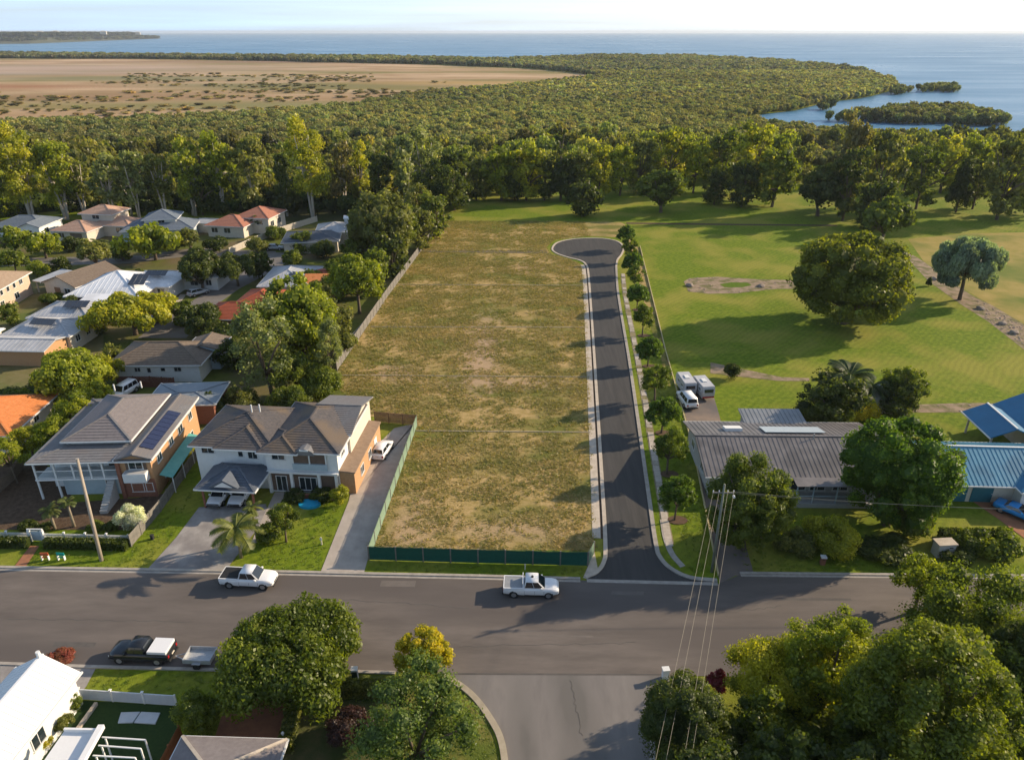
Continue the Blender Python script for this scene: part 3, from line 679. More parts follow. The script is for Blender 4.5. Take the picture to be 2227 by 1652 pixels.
def mcols(x, y, base, var=.26, seed=1):
    n = len(x); b = np.array(base)[None, :] * (1 + rng.normal(0, var, (n, 1)))
    w = (wobble(x, y, .02, seed) * .5 + .5)[:, None]
    b = b * (.68 + .6*w); b[:, 0] *= 1 + rng.uniform(-.12, .2, n)
    return np.clip(b, .005, 1)
def mk(name, x, y, rr, hh, base, src, label, seed=1, z=0, var=.2):
    n = len(x); u = rng.random(n)**2; r = rr[0] + (rr[1]*1.15-rr[0])*u; h = hh[0] + (hh[1]*1.2-hh[0])*np.clip(u*.7 + rng.random(n)*.3, 0, 1)
    scatter(name, np.stack([x, y, np.full(n, z)], 1), np.stack([r, r, h], 1), rng.integers(0, len(src), n), mcols(x, y, base, var, seed), src, label)
x, y = field(-600, 760, 300, 560, 3.3, keep_mangrove)
mk('mangrove_forest', x, y, (1.7,3.6), (3.0,5.2), (.235,.24,.085), SRC_NEAR, 'dense olive mangrove canopy in front of the salt marsh')
x, y = field(-900, 1000, 560, 1000, 4.6, keep_mangrove)
mk('mangrove_forest', x, y, (2.6,4.8), (4,6), (.225,.23,.095), SRC_FAR, 'olive mangrove canopy stretching to the right of the salt marsh')
x, y = field(-2400, 1700, 1000, 2100, 8, keep_mangrove)
mk('mangrove_forest', x, y, (4.5,8), (6,8.5), (.18,.19,.10), SRC_FAR, 'thin dark belt of mangroves along the far shore')
# mangrove islets standing in the bay
isl = [([(1812,262),(1900,251),(2000,241),(2120,247),(2196,262),(2190,272),(2100,275),(1950,269)], 5.0, 'long mangrove islet in the bay beside the right shore'),
       ([(1995,196),(2040,190),(2086,196),(2080,201),(2000,201)], 5.5, 'rounded mangrove islet farthest out in the bay'),
       ([(1933,205),(1950,200),(1985,196),(1985,201),(1950,207)], 5.5, 'small mangrove clump between the point and the farthest islet'),
       ([(1778,236),(1806,236),(1806,240),(1778,240)], 4.0, 'single mangrove clump standing in the inlet'),
       ([(1803,260),(1830,257),(1832,264),(1806,266)], 4.0, 'little mangrove clump at the tip of the long islet')]
for q, st, lb in isl:
    w = [p.xy for p in W(q)]; xs = [p.x for p in w]; ys = [p.y for p in w]
    x, y = field(min(xs), max(xs), min(ys), max(ys), st*.8, lambda a, b: inside(w, a, b) & (wobble(a, b, .11, 3) > -.28))
    if len(x) < 3: x = rng.uniform(min(xs), max(xs), 5); y = rng.uniform(min(ys), max(ys), 5)
    mk('mangrove_islet', x, y, (2.6,4.6), (4.2,7), (.15,.165,.06), SRC_NEAR, lb, z=-.4)
# scrub on the salt marsh
def keep_scrub(x, y):
    k = inside(marsh_w, x, y); px = x / y
    band = ((wobble(x, y*1.6, .022, 4) > .55) & (y < 900)) | ((np.abs(px + .33) < .16) & (y > 620) & (y < 1000) & (wobble(x, y*2, .03, 2) > .0)) | ((y < 640) & (wobble(x, y, .03, 7) > -.05))
    return k & band & (rng.random(len(x)) < .6)
x, y = field(-1300, 500, 480, 1300, 9, keep_scrub)
mk('marsh_scrub', x, y, (2.0,5.5), (.6,2.0), (.25,.215,.09), SRC_FAR, 'scattered olive scrub on the tan salt marsh', var=.3)
x, y = field(-2300, 900, 3200, 3600, 30, lambda a, b: a < -900)
# headland trees
hw = [p.xy for p in W([(-900,96),(0,95),(60,94.5),(200,89.5),(300,86),(350,84.3),(300,82.5),(200,80.5),(-900,80.5)])]
xs = [p.x for p in hw]; ys = [p.y for p in hw]
x, y = field(max(min(xs), -6000), max(xs), min(ys), max(ys), 34, lambda a, b: inside(hw, a, b))
z = np.where(inside([((p.x-sum(xs)/len(xs))*.9+sum(xs)/len(xs), (p.y-sum(ys)/len(ys))*.75+sum(ys)/len(ys)) for p in hw], x, y), 24.0, 2.0)
n = len(x); r = rng.uniform(16, 28, n); h = rng.uniform(12, 24, n)
scatter('headland_trees', np.stack([x, y, z], 1), np.stack([r, r, h], 1), rng.integers(0, 4, n), mcols(x, y, (.075,.085,.045)), SRC_FAR, 'dark tree cover on the far headland')
# woodland behind the tree line
def keep_wood(x, y):
    px = x / y
    left = (px < -.075 + (y - 215) * .0006) & (y > 222) & (y < 318)
    right = (px >= -.075 + (y - 215) * .0006) & (y > 268 + 10*np.sin(x*.05)) & ~((px > .34) & (px < .47) & (y < 325))
    return (left | right) & (y < 350)
x, y = field(-330, 330, 220, 352, 6.2, keep_wood)
mk('woodland', x, y, (2.8,4.8), (5.5,10), (.19,.20,.036), SRC_NEAR, 'mixed green woodland between the tall trees and the mangroves', var=.3)
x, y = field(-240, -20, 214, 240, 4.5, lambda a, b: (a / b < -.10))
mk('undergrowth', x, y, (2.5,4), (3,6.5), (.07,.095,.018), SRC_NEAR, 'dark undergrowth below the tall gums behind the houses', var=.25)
# grass tufts on the vacant lot
def tuft_mesh(seed):
    r = np.random.default_rng(seed); V = []; Fc = []; T = []
    for i in range(22):
        a = r.uniform(0, 6.283); o = r.uniform(0, .8, 2) * np.array([math.cos(a), math.sin(a)]); h = r.uniform(.4, 1); w = r.uniform(.06,.14)
        d = np.array([math.cos(a), math.sin(a)]) * r.uniform(.1,.6); s = np.array([-math.sin(a), math.cos(a)]) * w; n = len(V)
        V += [(o[0]-s[0], o[1]-s[1], -.02), (o[0]+s[0], o[1]+s[1], -.02), (o[0]+d[0], o[1]+d[1], h)]; Fc.append((n, n+1, n+2)); T += [r.uniform(.3,.8)]*3
    return arrays_mesh('tuft', np.array(V), Fc, np.array(T), FOLI)
TUFTS = [src_obj('tuft_source', tuft_mesh(60+i)) for i in range(3)]
lot_w = [p.xy for p in W(lot)]
x, y = field(-40, 20, 59.8, 212, .44, lambda a, b: inside(lot_w, a, b) & (wobble(a, b, .9, 3) + wobble(a, b, .23, 5)*.8 > rng.uniform(-1.1,.7,len(a))))
n = len(x); r = rng.uniform(.28,.75,n); g = rng.random((n,1)) * .7 + (wobble(x, y, .25, 8)*.5+.5)[:,None] * .5
cols = np.array([.40,.305,.14]) * (1-np.clip(g,0,1)) + np.array([.17,.175,.04]) * np.clip(g,0,1)
scatter('grass_tufts', np.stack([x,y,np.full(n,.01)],1), np.stack([r,r,rng.uniform(.08,.24,n)],1), rng.integers(0,3,n), cols, TUFTS, 'rough dry tufts of grass all over the vacant lot')
# longer grass along verges
vz = [[(795,1225),(1270,1238),(1262,1258),(795,1248)], [(640,1464),(960,1474),(1012,1507),(1060,1562),(1085,1640),(1090,1700),(940,1700),(900,1560),(700,1500)], [(1400,700),(1424,672),(1520,1050),(1555,1245),(1500,1248),(1450,1060)], [(1586,1195),(2020,1200),(2000,1244),(1620,1244)], [(60,1190),(280,1188),(330,1150),(380,1090),(425,1060),(378,1165),(310,1236),(60,1234)], [(575,1180),(700,1090),(750,1090),(690,1240),(560,1240)], [(205,1455),(470,1460),(480,1500),(190,1500)]]
for q in vz:
    w = [p.xy for p in W(q)]; xs = [p.x for p in w]; ys = [p.y for p in w]
    x, y = field(min(xs), max(xs), min(ys), max(ys), .42, lambda a, b: inside(w, a, b) & (rng.random(len(a)) < .55))
    n = len(x); r = rng.uniform(.16,.34,n); g = rng.random((n,1))
    cols = np.array([.10,.155,.016]) * (1-g) + np.array([.16,.19,.03]) * g
    scatter('verge_tufts', np.stack([x,y,np.full(n,.012)],1), np.stack([r,r,rng.uniform(.05,.13,n)],1), rng.integers(0,3,n), cols, TUFTS)
# ---------------------------------------------------------------- trees one by one
C_ = dict(dk=(.07,.092,.016), md=(.12,.152,.017), lt=(.21,.24,.018), yg=(.30,.30,.02), ye=(.40,.34,.015), ol=(.16,.17,.038), gr=(.19,.215,.075), bl=(.17,.22,.17), or_=(.17,.15,.05), br=(.09,.155,.012), wh=(.55,.56,.48), rd=(.20,.02,.035), pu=(.06,.03,.025))
T = tree
# park and street trees near the camera
T(632,1490,1286,318,'dome',1,-1,C_['md'],'broad dark green domed tree over the brick driveway in the foreground', rz=.4)
T(918,1468,1356,122,'round',3,1,C_['ye'],'small round tree of golden yellow leaves at the foreground corner')
T(905,1690,1418,290,'wood',4,0,(.11,.155,.035),'feathery light green tree filling the foreground corner verge',rz=1)
T(430,1592,1487,98,'bush',2,1,C_['md'],'dark green rounded shrub beside the white panel fence',cat='shrub',name='shrub')
T(762,1610,1525,110,'bush',5,1,C_['pu'],'dark reddish shrub inside the hedged front yard',cat='shrub',name='shrub')
T(1490,1705,1438,238,'round',6,0,C_['dk'],'dark leafy tree at the mouth of the side road with power lines above', rz=2)
T(1690,1545,1340,275,'open',7,-1,C_['yg'],'yellow-green topped tree right of the dark corner tree')
T(1812,1560,1300,240,'open',8,0,C_['lt'],'light green tree behind the yellow-green one, its crown over the road edge')
T(2035,1740,1285,400,'dome',9,-1,(.15,.175,.018),'largest foreground tree with a wide green crown at the bottom right',rz=2.2)
T(2120,1440,1205,330,'wood',10,-1,C_['md'],'dark green tree at the right edge above the largest crown')
T(2235,1600,1330,190,'dome',11,0,C_['dk'],'dark tree half out of frame at the lower right edge')
T(1700,1860,1560,220,'round',12,1,C_['dk'],'low dark tree at the bottom edge beneath the yellow-green crown')
T(1880,1900,1570,240,'round',13,1,C_['dk'],'low dark tree at the bottom edge beneath the largest crown')
T(1530,1900,1570,300,'open',2,1,C_['dk'],'tall dark tree at the bottom edge behind the corner tree')
T(1600,1740,1560,190,'round',3,1,C_['dk'],'dark low tree between the corner tree and the yellow-green one at the bottom')
T(1760,1640,1500,190,'round',14,1,C_['md'],'mid green understorey tree below the light green crown')
T(1930,1560,1380,190,'open',15,1,C_['lt'],'light green crown wedged left of the largest foreground tree')
T(2180,1760,1500,220,'round',16,1,C_['md'],'mid green tree in the bottom right corner')
T(1990,1860,1600,260,'round',17,1,C_['md'],'mid green low tree along the bottom edge right of centre')
T(2010,1330,1195,140,'open',18,1,C_['lt'],'light green crown over the road edge at right, nearest the utility cabinet')
T(1770,1590,1400,190,'wood',5,1,C_['lt'],'light green tree filling the middle of the foreground canopy')
T(1890,1710,1480,230,'wood',6,1,C_['md'],'mid green tree under the left side of the largest foreground crown')
T(2140,1610,1375,210,'wood',7,1,C_['lt'],'light green tree filling the canopy toward the right edge')
T(1650,1680,1490,180,'wood',8,1,C_['md'],'mid green tree below the left side of the yellow-green one')
T(128,1432,1412,60,'bush',4,2,(.26,.09,.05),'sparse reddish shrub by the kerb above the white gabled roof',cat='shrub',name='shrub')
T(158,1545,1500,36,'bush',5,2,C_['md'],'green shrub against the side wall of the white gabled building',cat='shrub',name='shrub')
T(134,1590,1545,44,'bush',6,2,C_['ol'],'olive shrub in the narrow bed beside the white gabled building',cat='shrub',name='shrub')
T(98,1625,1592,34,'bush',7,2,C_['ye'],'yellow-orange shrub beside the flat white pergola roof',cat='shrub',name='shrub')
T(1562,1505,1448,45,'bush',3,2,C_['rd'],'small crimson flowering shrub behind the dark corner tree',cat='shrub',name='shrub')
T(1633,1192,988,200,'fig',14,0,C_['md'],'dense dark tree with a yellowing top in front of the brown metal roof',ry=None)
T(1962,1140,893,262,'fig',15,0,C_['br'],'big rounded bright green tree between the brown and blue roofs')
T(1805,1192,1116,125,'bush',16,1,C_['yg'],'yellowish arching shrub on the shaded lawn of the brown roofed house',cat='shrub',name='shrub')
T(1730,1192,1145,85,'bush',6,2,C_['ol'],'brownish low shrub left of the yellowish arching shrub',cat='shrub',name='shrub')
T(1930,1200,1150,120,'bush',7,2,C_['dk'],'dark low shrub under the big rounded tree',cat='shrub',name='shrub')
T(1985,1165,1085,90,'bush',8,2,C_['md'],'green shrub beside the trunk of the big rounded tree',cat='shrub',name='shrub')
T(2080,1205,1160,95,'bush',9,2,C_['dk'],'dark shrub left of the beige utility cabinet',cat='shrub',name='shrub')
T(2165,1200,1138,115,'bush',10,2,C_['md'],'leafy hedge-like shrub at the edge of the orange driveway',cat='shrub',name='shrub')
T(2112,1195,1150,70,'bush',11,2,C_['md'],'clipped shrub on the right of the beige utility cabinet',cat='shrub',name='shrub')
T(1857,703,506,296,'fig',17,0,(.155,.17,.014),'huge round fig tree alone on the lawn casting a long shadow')
T(2108,652,521,160,'willow',18,0,C_['bl'],'silvery blue-green tree standing on the sandy garden strip')
T(2022,622,602,16,'column',2,3,C_['dk'],'small dark cypress left of the silvery tree',cat='shrub',name='shrub')
T(1963,892,798,120,'open',19,1,C_['md'],'dark open tree behind the big rounded tree on the park side')
T(1870,912,858,80,'bush',20,1,C_['ye'],'golden shrub in the bushes behind the brown roofed house',cat='shrub',name='shrub')
T(1775,915,860,100,'bush',21,1,C_['dk'],'dark shrub under the palm clump left of the golden one',cat='shrub',name='shrub')
T(1822,925,865,70,'bush',12,1,C_['md'],'green shrub between the palm clump and the golden shrub',cat='shrub',name='shrub')
T(1595,824,784,40,'bush',13,2,C_['dk'],'little dark tree alone near the parked caravans')
T(1815,918,805,160,'wood',4,1,C_['dk'],'dark bushy mass under the palms at the park edge')
T(1955,905,822,110,'wood',6,1,C_['dk'],'dark bushy tree between the palm clump and the big rounded tree')
palm(1830,905,768,120,0,(.05,.075,.025),'tall palm of the clump behind the brown roofed house',2)
palm(1790,905,795,95,1,(.05,.075,.025),'lower palm on the left of the park side clump',2)
palm(1885,890,802,90,2,(.045,.07,.025),'dark palm between the tall palm and the open tree',1)
palm(525,1212,1104,125,0,(.13,.15,.03),'yellowish palm by the pale concrete driveway')
palm(560,1175,1085,50,1,(.12,.14,.03),'small palm rising behind the yellowish driveway palm')
T(615,1178,1092,82,'open',22,1,C_['md'],'slender green tree on the front lawn of the white weatherboard house')
T(582,1180,1135,55,'bush',14,2,C_['md'],'low shrub between the driveway palm and the lawn tree',cat='shrub',name='shrub')
T(738,1098,1050,42,'bush',15,2,C_['yg'],'yellow-green bush at the right corner of the white weatherboard house',cat='shrub',name='shrub')
T(700,1085,1058,50,'hedge',1,2,C_['dk'],'dark bush in the raised bed of the white weatherboard house',cat='shrub',name='shrub')
T(640,1085,1062,48,'hedge',2,2,C_['dk'],'low dark bush by the front steps of the white weatherboard house',cat='shrub',name='shrub')
palm(120,1150,1090,48,2,(.09,.11,.03),'small palm behind the white picket fence, nearer the gate')
palm(162,1145,1075,44,0,(.085,.11,.03),'small palm below the verandah of the grey roofed house')
T(280,1150,1095,62,'bush',16,1,C_['wh'],'white flowering shrub at the corner of the brick wing',cat='shrub',name='shrub')
for i, (a, b, w_, k) in enumerate([(60,1148,40,'dk'),(205,1150,40,'md'),(240,1150,34,'dk'),(100,1152,30,'dk')]):
    T(a, b, b - 20, w_, 'bush', 3 + i, 2, C_[k], ['low dark shrub in the soil behind the fence left of the small palms','green shrub right of the leaning power pole in the front garden','dark shrub left of the white flowering shrub','tiny dark shrub at the foot of the nearer small palm'][i], cat='shrub', name='shrub')
# young trees in a row along the new road
row = [(1473.5,1131,1028,86),(1456,1031,932,90),(1443,942,860,80),(1428,875,790,80),(1412,797,730,62),(1400,730,664,58),(1388,674,616,54),(1383,632,580,50),(1376,600,548,48),(1370,570,518,44),(1363,543,489,42)]
names = ['nearest the street corner', 'second from the street corner', 'third from the corner, level with the white vehicle', 'fourth from the corner, level with the caravans', 'fifth from the corner', 'sixth from the corner', 'seventh from the corner, level with the sand patch', 'eighth from the corner', 'third from the turning circle end', 'second from the turning circle end', 'at the edge of the turning circle']
for i, (a, b, t_, w_) in enumerate(row):
    T(a, b, t_, w_, 'open' if i % 2 else 'dome', 30 + i % 3, 1 if i < 5 else 2, (.10+.02*(i%2),.16,.018), 'young street tree ' + names[i], group='young trees along the new road')
    p = G(a, b); bm_ = MB(); bm_.prism([(p.x + 1.1*math.cos(k*.524), p.y + .8*math.sin(k*.524)) for k in range(12)], .013, .07)
    o = bm_.build('mulch_ring', nmat('mulch', (.14,.085,.05), (.09,.055,.035), 3, .95, .03, 20)); tag(o, 'mulch ring under the young tree ' + names[i], 'mulch bed', 'mulch beds of the young trees')
# left neighbourhood
L_ = [
 (398,705,655,58,'wood',20,2,'md','mid green tree on the inner side of the curving street'),
 (566,605,548,56,'wood',21,2,'dk','dark tree at the street bend left of the patchwork roof'),
 (632,580,545,44,'bush',22,2,'md','rounded green bush on the bend before the slate roof'),
 (682,705,640,80,'wood',23,2,'md','leafy tree filling the yard right of the orange-red roof'),
 (740,725,672,58,'wood',24,2,'ol','olive tree beside the lane below the spreading tree'),
 (130,592,560,44,'wood',25,2,'dk','dark street tree behind the small brown gable roof'),
 (262,566,528,44,'wood',26,2,'md','green street tree right of the palm at the pink tiled house'),
 (18,705,662,44,'wood',27,2,'md','green tree at the left edge between the brown and the grey roofs'),
 (246,800,752,50,'wood',28,2,'ol','olive tree at the left end of the long brown roof'),
 (160,680,645,44,'bush',29,2,'dk','dark bush at the front left corner of the big white roof'),
 (350,690,655,48,'wood',30,2,'lt','light tree at the right end of the big white roofed house front'),
 (655,548,505,54,'wood',31,2,'md','green tree over the left end of the slate roof'),
 (560,548,515,40,'bush',32,2,'ol','olive bush against the cream fence at the bend'),
 (812,640,545,80,'wood',3,2,'md','leafy tree against the long fence below the large olive one'),
 (850,602,510,75,'wood',4,2,'dk','dark tree in the strip along the long fence, under the large olive crown'),
 (905,545,455,80,'wood',5,2,'ol','olive tree filling the strip where the long fence narrows'),
 (800,530,452,90,'wood',6,2,'dk','dark tree behind the large olive tree near the slate roof'),
 (940,515,420,80,'wood',7,2,'md','mid green tree leaning over the far part of the long fence'),
 (700,560,520,50,'bush',8,2,'dk','dark bush behind the patchwork roofed house'),
 (745,770,718,60,'bush',9,2,'ol','olive bush between the lane and the near part of the long fence'),
 (610,700,640,80,'bush',10,2,'md','green bushes at the right end of the orange-red roof'),
 (500,800,742,70,'wood',11,2,'dk','dark tree at the right end of the long brown roof'),
 (455,905,850,60,'bush',12,2,'dk','dark bush between the grey garage and the charcoal roof'),
 (120,720,690,60,'bush',13,2,'md','green bush right of the pale grey roofs'),
 (200,725,700,50,'bush',14,2,'ol','olive bush above the big yellow-green tree'),
 (375,620,590,40,'bush',15,2,'md','green bush at the back corner of the big white roof'),
 (300,620,585,34,'bush',16,2,'dk','dark bush behind the ridge of the big white roof'),
 (140,625,598,40,'bush',17,2,'md','green bush behind the small brown gable roof'),
 (470,545,515,44,'bush',18,2,'dk','dark garden bush before the red tiled house'),
 (600,520,492,44,'bush',19,2,'md','green garden bush between the red tiled house and the slate roof'),
 (160,545,515,40,'bush',20,2,'dk','dark garden bush left of the pink tiled house'),
 (380,545,512,40,'bush',21,2,'dk','dark garden bush before the blue-grey gabled house'),
 (575,868,660,165,'wood',23,1,'gr','grey-green tree pressing against the brown roofed long house'),
 (625,905,832,90,'bush',30,1,'md','leafy bush behind the left ridge of the white weatherboard house'),
 (600,800,640,120,'wood',31,1,'md','dense mid green tree between the grey-green and bright green ones'),
 (690,760,640,110,'open',34,1,'ol','olive tree with thin foliage right of the bright green one'),
 (735,650,590,70,'bush',33,2,'md','rounded green bush left of the spreading tree by the far lane'),
 (650,800,600,170,'fig',24,1,'lt','bright green tree behind the grey-green one, right of the orange-red roof'),
 (640,868,775,120,'open',26,1,'md','dark mixed trees at the corner of the vacant lot behind the white weatherboard house'),
 (690,872,790,80,'bush',25,1,'md','round tree touching the near end of the long grey fence'),
 (716,850,700,70,'open',38,1,'gr','thin grey-green tree beside the lane near the long grey fence'),
 (775,682,553,118,'dome',27,1,'lt','spreading tree with a bare trunk by the far lane'),
 (735,618,560,60,'open',12,2,'md','green tree left of the spreading tree by the far lane'),
 (700,660,598,60,'bush',12,2,'ol','olive tree in the yard between the red and the patchwork roofs'),
 (828,585,412,150,'fig',28,1,'ol','large olive green tree where the long fence begins to recede'),
 (770,592,520,60,'open',29,2,'md','mid green tree beside the dark roof at the long fence'),
 (872,556,448,95,'open',30,1,'md','dense tree against the long fence right of the large olive one'),
 (915,508,405,90,'open',31,1,'ol','olive tree against the far part of the long fence'),
 (960,488,350,120,'open',32,1,'dk','dark tall tree at the far end of the long fence'),
 (517,898,825,92,'column',33,1,'ol','spiky olive bush between the two big houses'),
 (285,728,639,165,'umbrella',34,1,'yg','flat-topped yellow-green tree on the verge of the curving street'),
 (438,732,668,82,'round',35,1,'dk','dark round tree by the curving street above the long brown roof'),
 (432,632,542,86,'round',36,1,'dk','dark tree right of the big white roof'),
 (512,622,556,92,'umbrella',37,1,'dk','dark umbrella tree beside the curving street'),
 (330,566,496,125,'open',38,2,'lt','wide light green street tree above the big white roof'),
 (205,600,520,70,'umbrella',40,2,'ol','sparse olive tree at the bend behind the small brown roof'),
 (92,562,508,86,'open',39,2,'lt','light green street tree below the blue-grey roof'),
 (25,560,498,76,'open',40,2,'lt','light green street tree at the left edge below the blue-grey roof'),
 (28,592,548,62,'open',41,2,'md','mid green tree at the left edge above the brown roof'),
 (85,600,566,40,'bush',41,2,'lt','small green shrub tree above the small brown roof'),
 (150,868,758,150,'round',42,1,'lt','big yellow-green tree left of the long brown roof'),
 (215,850,775,95,'open',43,1,'yg','yellow-green tree touching the wall of the long brown roofed house'),
 (205,905,830,90,'open',44,1,'lt','tree of the green screen beside the white parked wagon'),
 (165,950,852,110,'open',45,1,'lt','tree of the green screen right of the orange roof'),
 (120,1000,905,90,'open',46,1,'lt','tree of the green screen below the corner of the orange roof'),
 (60,1010,925,80,'open',47,1,'yg','yellow-green tree of the screen just under the orange roof'),
 (18,1050,948,76,'open',48,1,'lt','light green tree at the left edge in front of the orange roof'),
 (55,872,832,120,'hedge',3,1,'dk','dark hedge between the orange roof and the pale grey roofs'),
 (410,548,500,55,'open',49,2,'ol','thin olive tree in the garden of the red tiled house'),
 (178,722,690,56,'bush',17,2,'dk','dark shrub by the orange garden wall'),
 (110,660,635,40,'bush',18,2,'md','green shrub in front of the small brown roof'),
 (255,612,592,30,'bush',19,2,'md','low shrub at the left corner of the big white roof'),
 (420,700,672,36,'bush',20,2,'dk','dark shrub beside the curving street driveway'),
 (475,745,700,64,'hedge',4,2,'dk','dark hedge below the orange-red roof'),
 (660,632,590,80,'bush',21,2,'md','green bushes in front of the pale patchwork roof'),
 (30,880,848,60,'bush',22,2,'md','green bush at the left edge above the orange roof'),
]
for a, b, t_, w_, k, v, lod, c, lb in L_:
    sh = ('shrub' in lb or 'bush' in lb or 'hedge' in lb) and 'tree' not in lb
    T(a, b, t_, w_*1.16, k, v % 9, lod, C_[c], lb, cat='shrub' if sh else 'tree', name='shrub' if sh else 'tree')
palm(418,545,497,44,1,(.08,.11,.03),'palm in the garden of the red tiled house')
palm(565,505,452,44,2,(.07,.10,.03),'palm at the right corner of the red tiled house')
palm(222,560,508,50,0,(.10,.12,.03),'palm standing before the pink tiled house',1)
# tall tree line
LINE = [
 (-60,500,300,150,'wood',0,'lt',1,'tall gum partly out of frame at the left end of the tree line'),
 (40,488,296,135,'gum',1,'yg',1,'tall yellow-green gum behind the blue-grey roof'),
 (120,478,322,130,'gum',2,'lt',1,'broad light green gum behind the pink tiled house'),
 (168,472,350,90,'gum',3,'ol',1,'olive gum right of the broad light green one'),
 (10,470,430,50,'wood',1,'lt',0,'small bright tree below the tall gum at the left edge'),
 (232,478,352,90,'gum',4,'gr',1,'thin grey gum behind the pink tiled roof'),
 (285,476,340,80,'gum',5,'gr',1,'gum with bare pale branches left of the blue roof'),
 (345,472,345,80,'gum',6,'ol',1,'olive gum above the blue-grey roof with the gable'),
 (408,470,322,85,'gum',7,'lt',1,'light green gum right of the blue-grey roof'),
 (430,468,365,70,'wood',2,'dk',0,'dark lower tree between two light green gums'),
 (470,462,300,95,'gum',8,'lt',1,'tall light gum above the red tiled house'),
 (540,462,306,100,'wood',0,'ol',1,'wide olive gum left of the white-trunked gum'),
 (615,470,345,60,'gum',2,'dk',1,'dark gum touching the white-trunked gum'),
 (668,476,281,128,'gum',1,'yg',1,'tallest bright gum with fanned white trunks'),
 (745,462,318,80,'gum',3,'or_',1,'bronze-tinted gum with a single pale trunk'),
 (782,452,326,60,'gum',4,'yg',1,'slim yellow-green gum with leaning pale trunks'),
 (835,462,340,85,'wood',3,'dk',0,'dark tree right of the leaning pale trunks'),
 (880,470,308,90,'gum',5,'gr',1,'gum with grey dead branches near the fence end'),
 (925,460,300,110,'gum',6,'gr',1,'greyish gum behind the far end of the long fence'),
 (985,458,330,95,'wood',7,'dk',0,'dark gum right of the greyish one'),
 (1035,436,352,70,'wood',4,'ol',0,'olive tree at the left end of the open lawn'),
 (1090,436,330,95,'wood',5,'lt',0,'light green tree above the left part of the far lawn'),
 (1145,436,322,100,'wood',8,'yg',0,'yellow-green tree over the shaded tree line at mid picture'),
 (1120,436,385,70,'wood',6,'dk',0,'dark low tree in the shade of mid picture'),
 (1185,436,345,60,'wood',7,'dk',0,'dark tree left of the tall pointed conifer'),
 (1222,436,289,88,'column',1,'dk',0,'tall pointed dark conifer rising above the tree line'),
 (1262,436,330,70,'wood',1,'ol',0,'olive gum right of the pointed conifer'),
 (1273,470,405,70,'wood',8,'dk',0,'small dark tree standing forward on the far lawn'),
 (1305,432,320,70,'wood',2,'yg',0,'yellow-green gum behind the small forward tree'),
 (1352,425,322,75,'wood',3,'lt',0,'light green gum above the turning circle'),
 (1395,420,296,90,'wood',4,'ol',0,'tall olive gum left of the rounded dark tree'),
 (1442,462,370,88,'round',1,'md',0,'rounded dark tree standing forward right of the turning circle'),
 (1458,415,285,95,'wood',5,'yg',0,'tall yellowish gum behind the rounded dark tree'),
 (1515,420,300,80,'wood',6,'lt',0,'light gum with sky water behind its top right of mid picture'),
 (1558,444,372,58,'wood',1,'dk',0,'dark compact tree on the lawn below the light gum'),
 (1580,420,288,95,'wood',7,'md',0,'mid green gum left of the largest park gum'),
 (1640,440,274,130,'wood',8,'yg',0,'largest yellow-topped gum left of the bright lawn gap'),
 (1690,450,330,110,'wood',0,'md',0,'mid green gum hanging over the shaded lawn'),
 (1620,450,360,70,'wood',2,'dk',0,'dark low tree under the largest yellow-topped gum'),
 (1790,470,362,95,'round',2,'dk',0,'dark rounded tree below the bright lawn gap'),
 (1850,480,330,90,'wood',3,'dk',0,'dark tree at the foot of the tallest right-hand gum'),
 (1860,455,256,100,'wood',1,'or_',0,'tallest right-hand gum, bronze top, left of its twin'),
 (1925,465,290,110,'wood',2,'ol',0,'broad olive gum beside the bronze-topped one'),
 (1905,495,400,100,'wood',4,'dk',0,'dark tree in front of the broad olive gum'),
 (1930,522,438,92,'round',3,'md',0,'rounded tree standing forward behind the huge fig'),
 (2010,455,330,90,'wood',5,'md',0,'mid green tree over the park benches of lawn at right'),
 (2062,420,308,90,'wood',3,'yg',0,'yellow-green gum behind the dark pair at right'),
 (2098,462,342,62,'column',2,'dk',0,'dark upright tree, left one of a pair at right'),
 (2132,455,352,70,'wood',6,'dk',0,'dark spreading tree, right one of a pair'),
 (2125,415,300,90,'wood',4,'lt',0,'light gum behind the dark spreading tree'),
 (2198,478,302,120,'wood',5,'ol',0,'large olive gum cut by the right edge'),
 (2270,470,330,120,'wood',6,'md',0,'gum just beyond the right edge of the tree line'),
 (1250,400,330,60,'wood',7,'lt',0,'light gum standing back behind the pointed conifer'),
 (1740,395,320,70,'wood',7,'ol',0,'olive tree behind the bright lawn gap'),
 (1980,415,322,70,'wood',8,'lt',0,'light gum between the olive gum and the mid green tree'),
 (1330,400,325,80,'wood',1,'ol',0,'olive tree standing back above the turning circle'),
 (1480,400,310,90,'wood',2,'lt',0,'light green tree standing back between two yellowish gums'),
 (1565,395,305,80,'wood',0,'ol',0,'olive tree standing back left of the largest park gum'),
 (1690,385,300,90,'wood',1,'lt',0,'light tree whose crown touches the right side of the largest park gum'),
 (1870,400,285,90,'wood',2,'ol',0,'olive tree standing back behind the tallest right-hand gum'),
 (2045,400,318,80,'wood',0,'ol',0,'olive tree standing back at right above the park lawn'),
 (2180,410,322,90,'wood',1,'lt',0,'light green tree standing back near the right edge'),
 (1080,420,350,80,'wood',2,'ol',0,'olive tree standing back above the left end of the far lawn'),
]
for a, b, t_, w_, k, v, c, pale, lb in LINE:
    T(a, b, t_ - 4, w_*1.25, k, v, 1 if (k == 'gum' and w_ > 100) else 2, C_[c], lb, pale=bool(pale), group=None)
